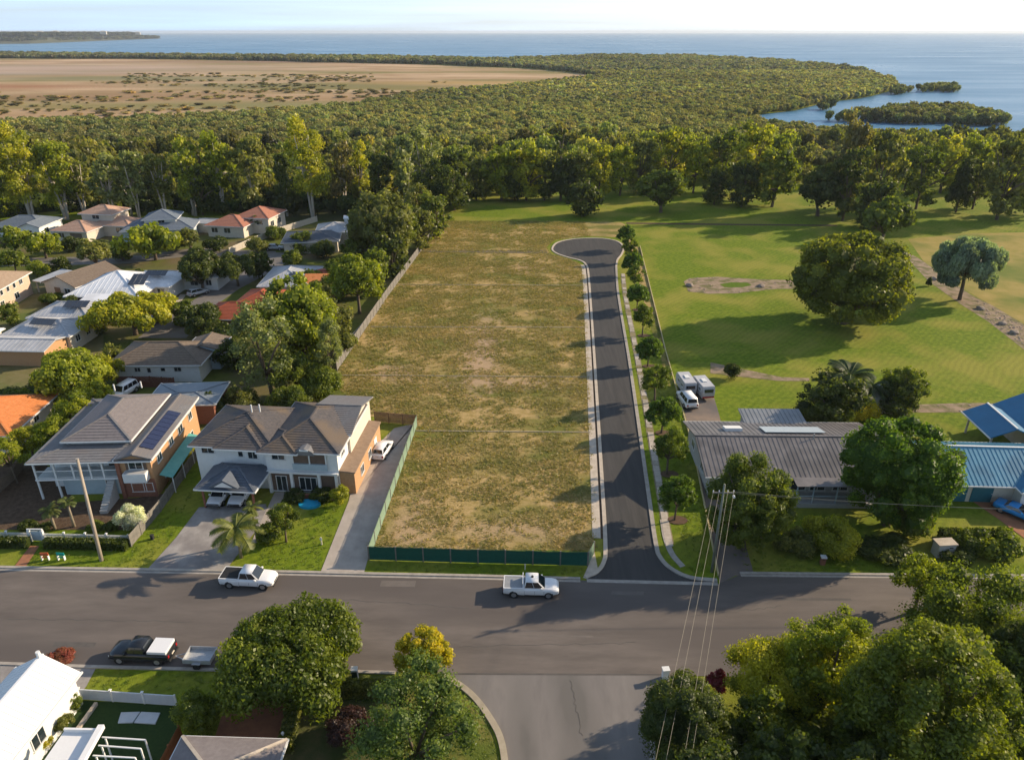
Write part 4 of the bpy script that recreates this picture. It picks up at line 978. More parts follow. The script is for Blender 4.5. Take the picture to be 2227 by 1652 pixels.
# bare pale tree among the gums
def bare_tree(px, py, ptop, label, seed):
    p = G(px, py); h = height_at(px, py, ptop); r_ = random.Random(seed); t = empty('dead_tree', p, 0, label, 'tree')
    mb = MB(); mb.tube([(0,0,0),(.3,0,h*.35)], [.35,.26])
    def br(a, d, L, r, lv):
        e = a + d*L; mb.tube([a, a.lerp(e,.5)+Vector((0,0,L*.06)), e], [r, r*.7, r*.4], 4, False)
        if lv < 3:
            for k in range(3):
                nd = (d + Vector((r_.uniform(-.8,.8), r_.uniform(-.8,.8), r_.uniform(-.1,.5)))).normalized(); br(a.lerp(e, r_.uniform(.5,1)), nd, L*.62, r*.5, lv+1)
    for k in range(4): br(Vector((.3,0,h*.35)), Vector((r_.uniform(-.5,.5), r_.uniform(-.4,.4), 1)).normalized(), h*.33, .2, 0)
    mb.build('branches', BARK_PALE, t, True)
bare_tree(287, 470, 352, 'leafless pale tree standing among the gums behind the pink tiled house', 2)
bare_tree(885, 462, 318, 'leafless grey tree among the gums near the end of the long fence', 5)
bare_tree(420, 468, 372, 'leafless crooked tree right of the blue-grey gabled roof', 8)
# ---------------------------------------------------------------- buildings
GL = glass(); FRAME = nmat('white_frame', (.72,.72,.70), (.66,.66,.64), 3, .5)
def ribmat(name, c, c2=None): return nmat(name, c, c2 or tuple(x*.88 for x in c), .9, .42, 0, 1, 4, .4, c3=tuple(x*.8 for x in c), s2=.35)
M_GREYTILE = nmat('grey_roof', (.15,.148,.152), (.205,.20,.20), 2.5, .7, .01, 8, c3=(.18,.165,.16), s2=.4)
M_GREYTILE2 = nmat('pinkish_grey_roof', (.18,.158,.155), (.225,.20,.195), 2.5, .7, .01, 8)
M_BROWNTILE = nmat('charcoal_brown_tile', (.075,.07,.072), (.125,.11,.105), 3, .75, .012, 9, c3=(.15,.115,.085), s2=.3)
M_BROWNR = nmat('brown_tile', (.15,.115,.088), (.21,.165,.125), 2.5, .8, .012, 8)
M_PALEBROWN = nmat('pale_brown_tile', (.32,.23,.16), (.40,.30,.21), 2.5, .8, .012, 8)
M_WHITER = ribmat('white_metal_roof', (.80,.81,.83), (.76,.77,.79)); M_PALEGREY = ribmat('pale_grey_metal_roof', (.46,.47,.49))
M_ORANGE = nmat('orange_tile', (.50,.17,.05), (.60,.23,.08), 2.5, .75, .012, 8); M_RED = nmat('orange_red_tile', (.42,.11,.05), (.34,.085,.045), 2.5, .75, .012, 8)
M_PINK = nmat('pink_tile', (.44,.27,.19), (.52,.34,.25), 2.5, .8, .012, 8); M_TERRA = nmat('terracotta_tile', (.36,.15,.10), (.44,.20,.13), 2.5, .8, .012, 8)
M_BLUEG = nmat('blue_grey_roof', (.13,.16,.20), (.18,.21,.25), 2, .6, .01, 8); M_DARKBLUE = nmat('dark_slate_roof', (.085,.10,.125), (.115,.13,.155), 2, .6, .01, 8)
M_METBR = ribmat('weathered_brown_metal', (.15,.137,.133), (.20,.182,.175)); M_BLUE = ribmat('blue_metal_roof', (.07,.24,.36), (.09,.29,.40)); M_BLUE_SHADE = ribmat('shade_tinted_blue_roof', (.018,.17,.32))  # deeper blue: shaded facets of the blue roofs, shade put into the colour
W_WHITE = nmat('white_weatherboard', (.74,.74,.72), (.68,.68,.66), 2, .7); W_CREAM = nmat('cream_render', (.56,.50,.41), (.62,.56,.47), 2, .85)
W_BRICK = nmat('tan_brick_wall', (.42,.23,.11), (.50,.30,.16), 5, .9, .01, 14); W_RBRICK = nmat('red_brick_wall', (.30,.13,.08), (.22,.09,.06), 5, .9, .01, 14)
W_BLUE = nmat('pale_blue_wall', (.42,.50,.54), (.36,.44,.48), 2, .8); W_GREY = nmat('grey_render', (.38,.37,.35), (.44,.43,.41), 2, .85)
SOLAR = glass('solar_cell', (.018,.022,.06), .18); SOLAR_D = glass('dark_solar_cell', (.03,.034,.045), .3)
TIMB = nmat('brown_timber', (.20,.12,.07), (.27,.17,.10), 3, .8)
def clip_between(poly, key, lo, hi):
    for s, lim in ((1, lo), (-1, -hi)):
        out = []
        for i in range(len(poly)):
            a, b = poly[i-1], poly[i]; ka, kb = s*key(a) - lim, s*key(b) - lim
            if (ka >= 0) != (kb >= 0): out.append(a.lerp(b, ka / (ka - kb)))
            if kb >= 0: out.append(b)
        poly = out
        if len(poly) < 3: return []
    return poly
def roof_planes(b):
    x0, x1, y0, y1 = b['x0'] - b['oh'], b['x1'] + b['oh'], b['y0'] - b['oh'], b['y1'] + b['oh']
    z = b['z'] ; t = math.tan(math.radians(b['pitch'])); k = b['roof']; V = Vector
    z0 = z - b['oh'] * t
    if k == 'hip':
        w, d = x1 - x0, y1 - y0; m = min(w, d) / 2; zr = z0 + m * t
        if w >= d: r1, r2 = V((x0+m, (y0+y1)/2, zr)), V((x1-m, (y0+y1)/2, zr))
        else: r1, r2 = V(((x0+x1)/2, y0+m, zr)), V(((x0+x1)/2, y1-m, zr))
        A, B, C, D = V((x0,y0,z0)), V((x1,y0,z0)), V((x1,y1,z0)), V((x0,y1,z0))
        if w >= d: P = [[A,B,r2,r1],[B,C,r2],[C,D,r1,r2],[D,A,r1]]
        else: P = [[A,B,r1],[B,C,r2,r1],[C,D,r2],[D,A,r1,r2]]
        ridges = [(r1,r2)] if (r1-r2).length > .1 else []
        hips = [(A,r1),(D,r1 if w >= d else r2),(B,r2 if w >= d else r1),(C,r2)]
        return P, ridges + hips
    if k == 'gx':
        zr = z0 + (y1-y0)/2*t; ym = (y0+y1)/2; a, c = V((x0,ym,zr)), V((x1,ym,zr))
        return [[V((x0,y0,z0)),V((x1,y0,z0)),c,a],[V((x1,y1,z0)),V((x0,y1,z0)),a,c]], [(a,c)]
    if k == 'gy':
        zr = z0 + (x1-x0)/2*t; xm = (x0+x1)/2; a, c = V((xm,y0,zr)), V((xm,y1,zr))
        return [[V((x1,y0,z0)),V((x1,y1,z0)),c,a],[V((x0,y1,z0)),V((x0,y0,z0)),a,c]], [(a,c)]
    if k == 'sk':       # single slope, rising towards +y
        zr = z0 + (y1-y0)*t; return [[V((x0,y0,z0)),V((x1,y0,z0)),V((x1,y1,zr)),V((x0,y1,zr))]], []
    if k == 'skx':      # rising towards -x
        zr = z0 + (x1-x0)*t; return [[V((x1,y0,z0)),V((x1,y1,z0)),V((x0,y1,zr)),V((x0,y0,zr))]], []
    return [], []
def window(parent, c, w, h, axis, out, mat=GL, frame=FRAME, bars=1):
    """c centre on wall face; axis 'x' or 'y' = wall runs along it; out = +1/-1 outward"""
    n = Vector((0, out, 0)) if axis == 'x' else Vector((out, 0, 0)); t = Vector((1,0,0)) if axis == 'x' else Vector((0,1,0))
    c = Vector(c); mb = MB(); f = .07; up = Vector((0,0,1))
    def slab(cc, a, b, d0, d1, m=mb):
        q = [cc - t*a - up*b, cc + t*a - up*b, cc + t*a + up*b, cc - t*a + up*b]
        m.add([p + n*d0 for p in q] + [p + n*d1 for p in q], [(0,1,2,3),(7,6,5,4),(0,4,5,1),(1,5,6,2),(2,6,7,3),(3,7,4,0)])
    slab(c + up*(h/2), w/2 + f, f/2, -.02, .07); slab(c - up*(h/2+.02), w/2 + f*1.4, f/2, -.02, .11)
    slab(c - t*(w/2), f/2, h/2 - f/2, -.02, .068); slab(c + t*(w/2), f/2, h/2 - f/2, -.02, .068)
    for i in range(bars): slab(c + t*(w*((i+1)/(bars+1)-.5)), .025, h/2 - f/2, .0, .055)
    wo = mb.build('window', frame, parent)
    g = MB(); slab(c, w/2 - f/2, h/2 - f/2, .004, .022, g); g.build('pane', mat, wo)
    return wo
def face_pt(b, side, u, z):
    """u metres along the face from its left end seen from outside"""
    if side == 'S': return (b['x0'] + u, b['y0'], z), 'x', -1
    if side == 'N': return (b['x1'] - u, b['y1'], z), 'x', 1
    if side == 'E': return (b['x1'], b['y0'] + u, z), 'y', 1
    return (b['x0'], b['y1'] - u, z), 'y', -1
def house(loc, rot, blocks, label, cat='house', name='house'):
    h = empty(name, (loc[0], loc[1], 0), math.radians(rot), label, cat)
    for b in blocks:
        b.setdefault('oh', .5); b.setdefault('pitch', 20); b.setdefault('zb', -.1); b.setdefault('roof', 'hip')
        x0, x1, y0, y1 = b['x0'], b['x1'], b['y0'], b['y1']
        P, edges = roof_planes(b); t = math.tan(math.radians(b['pitch']))
        if b.get('wall'):
            mb = MB(); zt = b['z'] - .03
            if b.get('open'):
                for (a, c) in b['open']: mb.box(a-.1, a+.1, c-.1, c+.1, b['zb'], zt - .02)
            else:
                mb.box(x0, x1, y0, y1, b['zb'], zt)
                if b['roof'] == 'gx':
                    zr = b['z'] + (y1-y0)/2*t - .12
                    for xx, s in ((x0+.002, 1), (x1-.002, -1)): mb.add([(xx,y0+.1,zt),(xx,y1-.1,zt),(xx,(y0+y1)/2,zr),(xx+s*.15,y0+.1,zt),(xx+s*.15,y1-.1,zt),(xx+s*.15,(y0+y1)/2,zr)], [(0,1,2),(5,4,3),(0,3,4,1),(1,4,5,2),(2,5,3,0)])
                if b['roof'] == 'gy':
                    zr = b['z'] + (x1-x0)/2*t - .12
                    for yy, s in ((y0+.002, 1), (y1-.002, -1)): mb.add([(x0+.1,yy,zt),(x1-.1,yy,zt),((x0+x1)/2,yy,zr),(x0+.1,yy+s*.15,zt),(x1-.1,yy+s*.15,zt),((x0+x1)/2,yy+s*.15,zr)], [(0,1,2),(5,4,3),(0,3,4,1),(1,4,5,2),(2,5,3,0)])
            mb.build('post' if b.get('open') else 'wall', b['wall'], h)
        if b.get('base'):      # lower storey skirt in another material
            MB().box(x0-.03, x1+.03, y0-.03, y1+.03, -.1, b['base'][1]).build('base_wall', b['base'][0], h)
        if P:
            r = MB()
            for poly in P:
                n = len(poly); low = [p - Vector((0,0,.16)) for p in poly]
                r.add(list(poly) + low, [tuple(range(n)), tuple(range(2*n-1, n-1, -1))] + [(i, (i+1)%n, n+(i+1)%n, n+i) for i in range(n)])
            ro = r.build('roof', b['mat'], h)
            # tile courses or ribs: real relief
            if b.get('relief'):
                kind, st = b['relief']; q = MB()
                for poly in P:
                    nn = (poly[1]-poly[0]).cross(poly[2]-poly[0]).normalized()
                    if nn.z < 0: nn = -nn
                    if kind == 'course':
                        z0 = min(p.z for p in poly); z1 = max(p.z for p in poly); dz = st * math.sin(math.atan(t)); m = int((z1-z0)/dz)
                        for i in range(m):
                            c = clip_between(poly, lambda p: p.z, z0+i*dz, z0+(i+1)*dz)
                            if len(c) < 3: continue
                            c2 = [p + nn * (.045 if p.z < z0 + i*dz + dz*.3 else .004) for p in c]; k = len(c)
                            q.add(c2 + [p - nn*.01 for p in c], [tuple(range(k))] + [(a, (a+1)%k, k+(a+1)%k, k+a) for a in range(k)])
                    else:
                        e = (poly[1]-poly[0]).normalized(); e.z = 0; e.normalize(); ks = [p.dot(e) for p in poly]; k0, k1 = min(ks), max(ks)
                        for i in range(int((k1-k0)/st)):
                            kk = k0 + (i+.5)*st; c = clip_between(poly, lambda p: p.dot(e), kk-.02, kk+.02)
                            if len(c) < 3: continue
                            k = len(c); q.add([p + nn*.035 for p in c] + [p - nn*.01 for p in c], [tuple(range(k))] + [(a, (a+1)%k, k+(a+1)%k, k+a) for a in range(k)])
                qo = q.build('tile_course' if kind == 'course' else 'roof_rib', b.get('mat2', b['mat']), ro); qo['kind'] = 'stuff'
            for a, c in edges:
                MB().bar(a + Vector((0,0,.04)), c + Vector((0,0,.04)), .22, .10).build('ridge_cap', b.get('cap', b['mat']), ro)
            if b.get('gutter', True):
                g = MB(); X0, X1, Y0, Y1 = x0-b['oh'], x1+b['oh'], y0-b['oh'], y1+b['oh']; zg = b['z'] - b['oh']*t - .06
                if b['roof'] in ('hip', 'gx'): g.box(X0, X1, Y0-.12, Y0-.003, zg-.12, zg+.03); g.box(X0, X1, Y1+.003, Y1+.12, zg-.12, zg+.03)
                if b['roof'] in ('hip', 'gy'): g.box(X0-.12, X0-.003, Y0-.1, Y1+.1, zg-.12, zg+.032); g.box(X1+.003, X1+.12, Y0-.1, Y1+.1, zg-.12, zg+.032)
                if g.v: g.build('gutter', b.get('gmat', FRAME), ro)
        for wnd in b.get('win', []):
            c, ax, o = face_pt(b, *wnd[:3]); window(h, c, wnd[3], wnd[4], ax, o, bars=wnd[5] if len(wnd) > 5 else 1)
        for d in b.get('door', []):
            c, ax, o = face_pt(b, d[0], d[1], d[3]/2+.02); n = Vector((0,o,0)) if ax == 'x' else Vector((o,0,0))
            tt = Vector((1,0,0)) if ax == 'x' else Vector((0,1,0)); c = Vector(c)
            do = MB().bar(c - tt*d[2]/2 + n*.03, c + tt*d[2]/2 + n*.03, .08, d[3]).build(d[5] if len(d) > 5 else 'door', d[4], h)
            MB().bar(c + tt*(d[2]/2-.15) + n*.09, c + tt*(d[2]/2-.05) + n*.09, .06, .06).build('handle', FRAME, do)
    return h
def solar(h, org, u, v, nu, nv, sx, sy, mat=SOLAR, nrm=None):
    """panels on a roof: org, unit vectors u and v on the slope"""
    u = Vector(u).normalized(); v = Vector(v).normalized(); n = u.cross(v).normalized(); n = n if n.z > 0 else -n
    for i in range(nu):
        for j in range(nv):
            p = Vector(org) + u*i*(sx+.06) + v*j*(sy+.06) + n*.14
            q = [p, p+u*sx, p+u*sx+v*sy, p+v*sy]
            MB().add(q + [a - n*.05 for a in q], [(0,1,2,3),(7,6,5,4),(0,4,5,1),(1,5,6,2),(2,6,7,3),(3,7,4,0)]).build('solar_panel', mat, h)

# --- two storey house with the grey roof and tan brick wing (left front)
M = M_GREYTILE
A = house((-53.4, 69.6), 2.6, [
    dict(x0=.2,x1=12.6,y0=.4,y1=15.2,z=5.0,pitch=7,oh=.5,mat=M,roof='hip',relief=('course',.5)),
    dict(x0=2.6,x1=9.7,y0=3.2,y1=14.4,z=6.05,zb=5.2,pitch=20,oh=.35,mat=M_GREYTILE2,cap=M,roof='hip',wall=W_GREY,relief=('course',.45)),
    dict(x0=9.6,x1=13.0,y0=.2,y1=14.6,z=5.25,pitch=17,oh=.35,mat=M,wall=W_BRICK,roof='gy',relief=('course',.45),
         win=[('S',1.4,1.3,1.3,1.1),('S',2.7,1.3,.8,1.1,0),('E',2.2,3.9,1.2,1.0),('E',5.8,3.9,1.2,1.0),('E',8.8,3.9,1.4,1.0),('E',12.2,3.9,1.1,1.0),('E',3.2,1.4,1.4,1.0),('E',7.4,1.4,1.6,1.0),('E',11.4,1.4,1.4,1.0)]),
    dict(x0=.3,x1=9.4,y0=2.8,y1=15.0,z=4.75,wall=W_WHITE,roof='none',win=[('S',2.0,3.7,1.6,1.5),('S',4.6,3.7,1.8,1.5,2),('S',7.3,3.6,1.4,1.9),('W',4,3.9,1.3,1.1),('W',8,3.9,1.3,1.1)]),
    dict(x0=2.4,x1=9.5,y0=1.0,y1=2.7,z=2.45,wall=W_BLUE,roof='none',win=[('S',5.2,1.3,1.0,1.1)],door=[('S',6.5,1.0,2.1,W_WHITE)]),
], 'two-storey house with a large grey hipped roof, front verandah and tan brick side wall')
VB = W_WHITE
MB().box(.0, 9.45, .1, 2.8, 2.47, 2.65).build('verandah_deck', VB, A)
for x in (.15, 2.3, 4.3, 6.2, 7.6, 9.2): MB().box(x-.09, x+.09, .15, .33, -.1 if x < 3 else 2.64, 4.85).build('verandah_post', VB, A)
for a, c in ((.25,2.2),(2.4,4.2),(4.4,6.1),(6.3,7.5),(7.7,9.1)):
    rl = MB().bar((a,.24,3.65),(c,.24,3.65),.07,.09); rl.bar((a,.24,2.78),(c,.24,2.78),.05,.06); ro = rl.build('balustrade', VB, A)
    k = MB(); [k.box(a+.12*i, a+.12*i+.03, .225, .255, 2.8, 3.6) for i in range(int((c-a)/.12))]; k.build('baluster', W_BLUE, ro)['kind'] = 'stuff'
MB().bar((0,.3,4.86),(9.4,.3,4.86),.12,.2).build('verandah_beam', VB, A)
MB().box(10.2,12.5,.145,.19,2.5,4.9).build('balcony_shade_panel', nmat('painted_recess_shade',(.16,.11,.08),(.12,.08,.06),2), A)  # flat dark panel, the shade above the balcony painted on the wall
bx = MB().box(10.1,12.6,-.8,.14,2.5,3.6).build('balcony', W_WHITE, A); MB().box(10.2,12.5,-.7,.13,3.602,3.64).build('balcony_floor', W_GREY, bx)
window(A, (11.35,.14,4.25), 1.5, 1.0, 'x', -1)
sl = Vector((1,0,-math.tan(math.radians(17)))).normalized()
solar(A, (11.45, 1.6, 5.25+1.5*math.tan(math.radians(17))*.98), (0,1,0), sl, 9, 1, .92, 1.5)
for x, y in ((4.5,12.5),(7.5,13.2)): MB().tube([(x,y,7.6),(x,y,8.45)], .09, 8).build('vent_pipe', W_WHITE, A)
# brick pier front of the wing, stairs
MB().box(9.2,9.6,-.1,.19,-.1,5.0).build('wall_pier', W_RBRICK, A); MB().box(9.62,13.02,.14,.19,-.1,2.4).build('brick_facing', W_RBRICK, A)
st = MB(); [st.box(7.9,8.7,-.2-.28*i,.08-.28*i,0,2.4-.2*i) for i in range(11)]; st.build('stairs', W_GREY, A)
TQ = nmat('turquoise_sheet', (.10,.36,.33), (.14,.42,.38), 2, .6)
lean = empty('side_awning', G(392,1000,0), math.radians(2.6), 'turquoise sheet awning running along the tan brick wall', 'awning')
lean.location = (-40.2, 71.0, 0)
MB().add([(.1,0,2.5),(1.5,0,2.1),(1.5,9.6,2.1),(.1,9.6,2.5),(.1,0,2.45),(1.5,0,2.05),(1.5,9.6,2.05),(.1,9.6,2.45)], [(0,1,2,3),(7,6,5,4),(0,4,5,1),(1,5,6,2),(2,6,7,3),(3,7,4,0)]).build('awning_sheet', TQ, lean)
for y in (.1, 3.2, 6.4, 9.5): MB().box(1.4,1.48,y-.04,y+.04,0,2.06).build('post', W_WHITE, lean)
# --- grey flat roofed garage behind it
house((-48.6, 87.0), 4, [dict(x0=0,x1=8.6,y0=0,y1=6.2,z=3.2,pitch=3,oh=.4,mat=ribmat('blue_grey_flat_roof',(.23,.26,.29)),wall=W_RBRICK,roof='hip',win=[('E',2.5,1.9,1.2,.9)])], 'low garage with a flat blue-grey roof behind the grey hipped house', 'garage', 'garage')
# --- white weatherboard house with the charcoal tiled roof
cs = ('course', .36)
B = house((-36.2, 72.6), -4.6, [
    dict(x0=0,x1=9.2,y0=0,y1=9.2,z=5.8,pitch=21,oh=.45,mat=M_BROWNTILE,wall=W_WHITE,relief=cs,win=[('S',1.5,4.9,1.5,.8),('S',5.3,4.7,.6,1.0,0),('S',6.7,4.6,1.1,1.2),('W',3,4.6,1.4,1.0)]),
    dict(x0=3.0,x1=8.0,y0=-.35,y1=6,z=5.78,pitch=23,oh=.45,mat=M_BROWNTILE,roof='hip',relief=cs),
    dict(x0=8.4,x1=16.7,y0=-.5,y1=10.6,z=5.85,pitch=22,oh=.45,mat=M_BROWNTILE,wall=W_WHITE,relief=cs,win=[('S',1.5,4.8,1.5,.9),('E',2,4.7,1.2,1.1),('E',5,4.7,1.2,1.1),('E',8.2,4.7,1.2,1.1)]),
    dict(x0=8.2,x1=12.0,y0=-.9,y1=4,z=5.8,pitch=22,oh=.4,mat=M_BROWNTILE,roof='hip',relief=cs),
    dict(x0=12.2,x1=17.0,y0=3.6,y1=12.6,z=5.9,pitch=14,oh=.4,mat=M_GREYTILE,wall=W_CREAM,roof='gx',relief=cs),
    dict(x0=16.7,x1=18.4,y0=-.3,y1=11.5,z=3.0,pitch=5,oh=.15,mat=nmat('brown_lower_roof',(.22,.15,.10),(.28,.20,.14),2,.8),wall=W_BRICK,roof='skx',gutter=False,win=[('E',3,1.5,1.2,1.1),('E',6.5,1.5,1.2,1.1)],door=[('E',9.2,1.1,2.1,W_WHITE)]),
], 'two-storey white weatherboard house with charcoal tiled hip roofs and a double carport')
MB().box(.02,9.18,.02,9.0,-.1,2.5).build('lower_wall', W_RBRICK, B)
# right bay: balcony and lower verandah, recess shade painted as dark panels
MB().box(11.6,15.4,-.56,-.4,4.0,5.2).build('balcony_shade_panel', nmat('painted_recess_shade',(.16,.11,.08),(.12,.08,.06),2), B)  # no real recess: a dark panel painted as balcony shade
for x in (11.6, 13.5, 15.4): MB().box(x-.07,x+.07,-.68,-.57,3.95,5.4).build('balcony_post', W_WHITE, B)
MB().box(11.5,15.5,-.72,-.58,3.2,3.98).build('balcony_rail', W_BLUE, B)
dg = empty('x', (0,0,0)); bpy.data.objects.remove(dg)
dm = MB(); q = [(-1.15,0),(-1.0,.42),(-.5,.72),(0,.82),(.5,.72),(1.0,.42),(1.15,0)]
dm.add([(13.2+a,-1.1,5.35+b) for a,b in q] + [(13.2+a*.96,2.2,5.35+b) for a,b in q], [(i,i+1,8+i,7+i) for i in range(6)] + [(6,5,4,3,2,1,0)]); dm.build('dormer_roof', M_GREYTILE, B)
MB().box(12.7,13.7,-1.16,-1.102,5.9,6.08).build('dormer_cap', W_WHITE, B)
for x in (8.6,11.2,14.4,16.4): MB().box(x-.16,x+.16,-.85,-.53,-.1,2.75).build('verandah_post', W_WHITE, B)
MB().box(8.5,16.6,-.54,-.505,.2,2.6).build('verandah_shade_panel', nmat('painted_recess_shade',(.16,.11,.08),(.12,.08,.06),2), B)  # verandah shade painted as a dark sheet on the front wall
MB().box(8.4,16.7,-.9,-.54,2.72,2.95).build('verandah_beam', W_WHITE, B)
window(B, (13.0,-.545,1.3), 2.0, 1.7, 'x', -1, bars=2); window(B, (9.9,-.545,1.2), 1.2, 2.0, 'x', -1)
for x, z in ((5.2,7.9),(6.2,8.0)): MB().tube([(x,4.6,z-.4),(x,4.6,z+.55)], .09, 8).build('vent_pipe', W_WHITE, B)
# carport
Cp = house((-34.6, 67.8), -5, [dict(x0=.3,x1=6.2,y0=.3,y1=5.2,z=3.0,pitch=22,oh=.45,mat=M_DARKBLUE,wall=W_RBRICK,open=[(.4,.4),(6.1,.4),(.4,5.0),(6.1,5.0)],relief=cs,cap=M_DARKBLUE)], 'double carport with a dark slate hip roof and little front gable', 'carport', 'carport')
MB().add([(1.6,-.25,3.2),(4.9,-.25,3.2),(3.25,-.25,4.15),(1.6,.2,3.2),(4.9,.2,3.2),(3.25,1.9,4.15)], [(0,1,2),(0,2,5,3),(1,4,5,2)]).build('gablet', M_DARKBLUE, Cp)
MB().add([(2.2,-.27,3.27),(4.3,-.27,3.27),(3.25,-.27,3.9),(2.2,-.2,3.27),(4.3,-.2,3.27),(3.25,-.2,3.9)], [(0,1,2),(5,4,3),(0,3,4,1),(1,4,5,2),(2,5,3,0)]).build('gablet_vent', W_WHITE, Cp)
MB().box(6.6,7.3,4.9,5.6,-.1,3.2).build('entry_pillar', W_WHITE, Cp)
rw = MB().box(0,6.6,0,.3,0,.6).build('planter_wall', W_RBRICK, loc=G(618,1098), rz=math.radians(-4)); rw.location = G(628,1084); rw.scale = (.9,1,1); tag(rw, 'low red brick planter wall in front of the white weatherboard house', 'wall')
pp = G(674, 1098); pl = MB(); pl.prism([(1.25*math.cos(i*.393), .85*math.sin(i*.393)) for i in range(16)], 0, .3); po_ = pl.build('paddling_pool', nmat('pool_blue',(.02,.30,.50),(.03,.36,.56),2,.2), loc=(pp.x,pp.y,.01)); tag(po_, 'small bright blue paddling pool on the front lawn', 'pool')
# --- long brown roofed house with small windows
house((-59.9,100.6), 1, [dict(x0=0,x1=12.8,y0=0,y1=8.2,z=3.3,pitch=21,oh=.6,mat=M_BROWNR,wall=W_WHITE,relief=cs,win=[('S',1.4,2.1,.8,.7,0),('S',3.6,2.1,.9,.7),('S',5.3,2.0,.6,.8,0),('S',7.4,2.1,.7,.6,0),('S',9.6,2.1,1.1,.7)]),
    dict(x0=9.5,x1=14.2,y0=4.6,y1=9.2,z=3.6,pitch=16,oh=.4,mat=M_BROWNR,wall=W_BLUE,roof='gy',win=[('S',2.4,2.6,1.6,1.0),('E',2.2,2.4,1.6,1.1)])], 'long white house with a plain brown hipped roof and a row of small windows')
# --- orange roof at left edge
house((-75.4,79.4), 3, [dict(x0=0,x1=12.6,y0=0,y1=10.5,z=3.0,pitch=23,oh=.6,mat=M_ORANGE,wall=W_CREAM,relief=cs,win=[('E',2,1.8,1.2,1.1),('E',6,1.8,1.2,1.1),('S',10.5,1.7,1.3,1.1)])], 'cream house with a bright orange tiled roof at the left edge')
# --- pale grey roofs below it
Hh = house((-84.0,107.0), -3, [dict(x0=0,x1=10.4,y0=0,y1=5.6,z=2.9,pitch=12,oh=.4,mat=M_PALEGREY,wall=W_BRICK,roof='gx',relief=('rib',.8)),
    dict(x0=.0,x1=11,y0=5.8,y1=13.5,z=3.1,pitch=17,oh=.4,mat=M_PALEGREY,wall=W_CREAM,relief=('rib',.8),win=[('E',2,1.8,1.2,1.1),('E',5,1.8,1.2,1.1)]),
    dict(x0=-1,x1=9.6,y0=13.8,y1=21.8,z=3.1,pitch=19,oh=.4,mat=M_PALEGREY,wall=W_CREAM,relief=('rib',.8),win=[('E',3,1.8,1.2,1.1)]),
    dict(x0=3,x1=9.2,y0=22,y1=25.4,z=3.0,pitch=5,oh=.3,mat=M_WHITER,wall=W_CREAM,roof='sk')], 'long cream house under joined pale grey metal roofs at the left edge')
solar(Hh, (3.6,7.3,4.15), (1,-.1,.0), (0,.95,.30), 4, 1, 1.0, 1.7, SOLAR_D); solar(Hh, (4.2,15.6,4.2), (1,0,0), (0,.95,.33), 4, 1, 1.0, 1.9, SOLAR_D)
house((-99.5,104), -3, [dict(x0=0,x1=13,y0=0,y1=12,z=3.0,pitch=15,oh=.4,mat=M_WHITER,wall=W_CREAM,relief=('rib',1.0))], 'white metal roofed house just inside the left edge beside the pale grey roofs')
# --- big white metal roof
Gh = house((-84.3,132.9), -2, [dict(x0=0,x1=13.6,y0=0,y1=13.5,z=3.0,pitch=22,oh=.5,mat=M_WHITER,wall=W_CREAM,relief=('rib',.9),win=[('S',1.6,1.7,1.8,1.3),('S',5,1.7,1.6,1.3)],door=[('S',3.4,1.0,2.1,TIMB)]),
    dict(x0=7.5,x1=16.5,y0=6.2,y1=15.6,z=3.0,pitch=18,oh=.5,mat=M_WHITER,wall=W_WHITE,roof='hip',relief=('rib',.9),win=[('S',7.4,1.7,1.4,1.2)]),
    dict(x0=15.8,x1=23.6,y0=12.5,y1=18.5,z=2.9,pitch=14,oh=.4,mat=M_WHITER,wall=W_WHITE,relief=('rib',.9),win=[('S',3,1.6,1.6,1.2),('S',6,1.6,1.2,1.2)])], 'house under a big bright white metal roof with a square of solar panels')
solar(Gh, (10.6,2.6,3.0+.40*2.9), (1,0,0), (0,.93,.37), 3, 2, 1.0, 1.6, SOLAR_D)
solar(Gh, (11.2,8.0,4.3), (1,0,0), (0,.95,.30), 4, 1, 1.0, 1.9, SOLAR_D)
# --- small brown roofs at left
house((-93.5,141.2), -22, [dict(x0=0,x1=8.6,y0=0,y1=11,z=3.0,pitch=20,oh=.4,mat=M_BROWNR,wall=W_CREAM,roof='gy',relief=cs,win=[('E',2.5,1.8,1.2,1.1),('E',6.5,1.8,1.2,1.1),('S',6.2,1.6,1.6,1.2)],door=[('S',3.4,1.6,2.1,TIMB,'garage_door')]),
    dict(x0=-3.6,x1=-.1,y0=.6,y1=7,z=2.6,pitch=4,oh=.3,mat=M_PALEGREY,wall=W_CREAM,roof='sk',open=[(-3.4,.8),(-.3,.8),(-3.4,6.8)])], 'small brown gable roofed house with attached white skillion near the big white roof')
house((-103.5,128.4), 4, [dict(x0=-6,x1=7.4,y0=0,y1=13.5,z=4.6,pitch=20,oh=.5,mat=M_PALEBROWN,wall=nmat('pinkish_render',(.50,.36,.26),(.56,.42,.32),3,.85),relief=cs,win=[('E',1.4,3.6,.9,1.1,0),('E',3.6,3.6,.9,1.1,0),('E',5.8,3.6,.9,1.1,0),('E',8.0,3.6,.9,1.1,0),('E',10.4,3.6,1.2,1.1),('E',3,1.5,1.2,1.1),('E',8,1.5,1.6,1.2)])], 'two-storey house with pale brown roof and row of upper windows at left edge')
